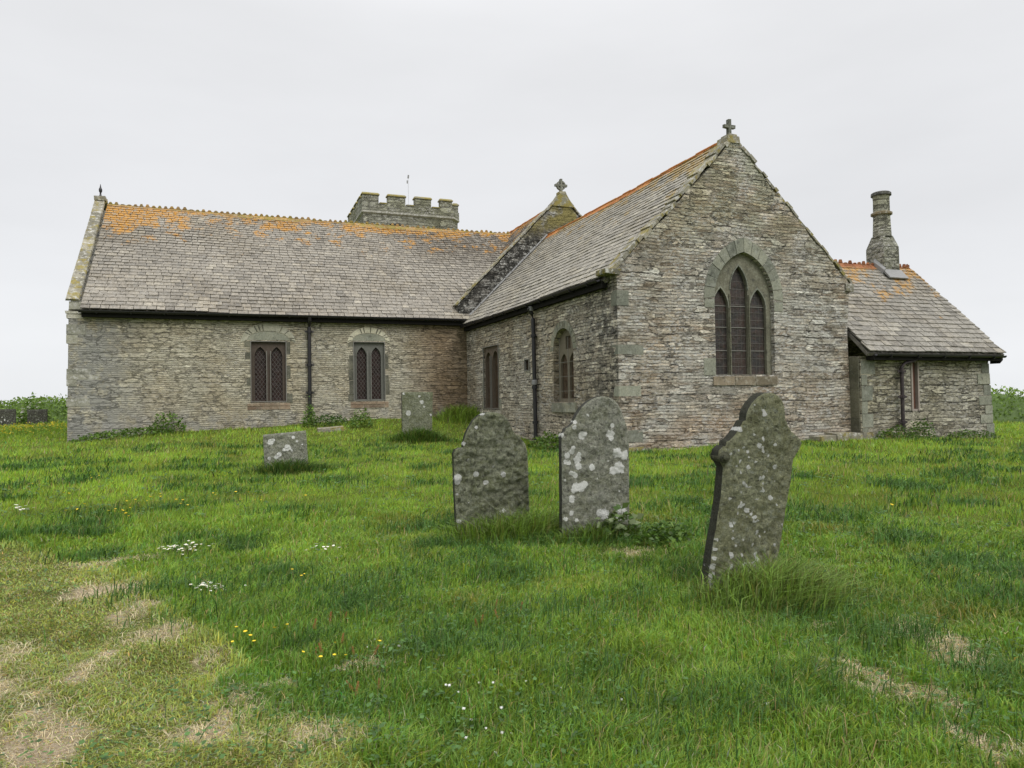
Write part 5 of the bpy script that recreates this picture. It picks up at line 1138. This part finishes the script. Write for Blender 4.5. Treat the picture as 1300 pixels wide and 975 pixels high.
plant_flowers('sorrel', 'sorrel', 'sorrel', [(x + rnd.gauss(0, .03), y + rnd.gauss(0, .05)) for x, y in SOR for _ in range(1)], 'rust red sorrel spike among the buttercups at the lower left', 'red sorrel in the grass', (.5, .75))
plant_flowers('sorrel', 'sorrel', 'sorrel', [(1.58, 4.77), (1.83, 5.16), (1.73, 4.78), (1.96, 4.97), (1.55, 4.74)], 'rust red sorrel spike in the lawn below the two middle headstones', 'red sorrel in the grass', (.5, .75))
plant_flowers('sorrel', 'sorrel', 'sorrel', [(8.63, 6.75), (7.7, 6.05), (5.43, 4.4)], 'rust red sorrel spike in the lawn right of the leaning headstone', 'red sorrel in the grass', (.5, .75))
def scatter(c, ux, uy, n):
    return [(c[0] + ux[0] * a + uy[0] * b, c[1] + ux[1] * a + uy[1] * b) for a, b in ((rnd.gauss(0, .55), rnd.gauss(0, .6)) for _ in range(n))]
plant_flowers('daisy', 'daisy', 'daisy', scatter((-.51, 8.25), (.21, -.09), (-.02, .17), 46), 'tiny white daisy in the farther of two dense daisy patches', 'daisies in the lawn', (.7, 1.05))
plant_flowers('daisy', 'daisy', 'daisy', scatter((-.17, 6.54), (.16, -.05), (0, .13), 42), 'tiny white daisy in the nearer of two dense daisy patches', 'daisies in the lawn', (.55, .85))
plant_flowers('daisy', 'daisy', 'daisy', scatter((-2.69, 11.61), (.14, .02), (-.03, .14), 16), 'tiny white daisy in the small patch at the left edge of the lawn', 'daisies in the lawn', (1, 1.5))
plant_flowers('daisy', 'daisy', 'daisy', scatter((.79, 7.58), (.13, -.11), (.02, .18), 10), 'tiny white daisy in the sparse patch left of the mossed headstone', 'daisies in the lawn', (.8, 1.1))
YL = [(-1.06, 11.63), (-1.23, 11.35), (-1.32, 11.14), (-0.7, 10.96), (-0.87, 11.2), (-0.53, 10.48), (-0.42, 11.56), (-1.48, 10.98), (-1.87, 11.12), (-1.64, 10.81), (-2.03, 10.98), (-1.13, 10.02), (-2.41, 12.5), (0.01, 11.29), (1.0, 11.1), (0.42, 10.45), (-3.01, 14.41), (-2.36, 14.77), (-0.37, 13.8)]
plant_flowers('buttercup', 'buttercup', 'buttercup', [(x + rnd.gauss(0, .1), y + rnd.gauss(0, .15)) for x, y in YL for _ in range(2)], 'tiny yellow flower dotted over the lawn in front of the left wing', 'yellow flowers dotted over the lawn', (.9, 1.3))
n = 2600; x = RG.normal(-8.8, 1.5, n); y = RG.normal(35.0, 2.0, n); k = free(x, y); x, y = x[k], y[k]; n = len(x); z = ground_z(x, y) + RG.uniform(.12, .34, n)
q0 = np.stack([x, y, z], 1); d1 = RG.normal(0, .03, (n, 3)); d2 = RG.normal(0, .03, (n, 3)); fv = np.stack([q0, q0 + d1, q0 + d1 + d2, q0 + d2], 1).reshape(-1, 3)
fc = np.where(RG.uniform(0, 1, n)[:, None] < .5, np.array([.55, .46, .04]), np.array([.17, .27, .04])) * RG.uniform(.6, 1.2, n)[:, None]
st = blades(np.stack([x, y, ground_z(x, y)], 1), z - ground_z(x, y) + .03, np.full(n, .03), RG.normal(0, .3, (n, 2)), RG.uniform(0, 1, n), np.array([.17, .28, .04]) * RG.uniform(.5, 1.3, n)[:, None], 1)
fy = blade_obj('yellow_wildflowers', [(fv, np.arange(n)[:, None] * 4 + np.array([0, 1, 2, 3]), None, np.repeat(fc, 4, 0)), st])
tag(fy, 'mass of yellow wildflowers in front of the dark headstones at the left', 'wildflowers', kind='stuff')
for o in bpy.data.objects:
    if '_o' in o: del o['_o']
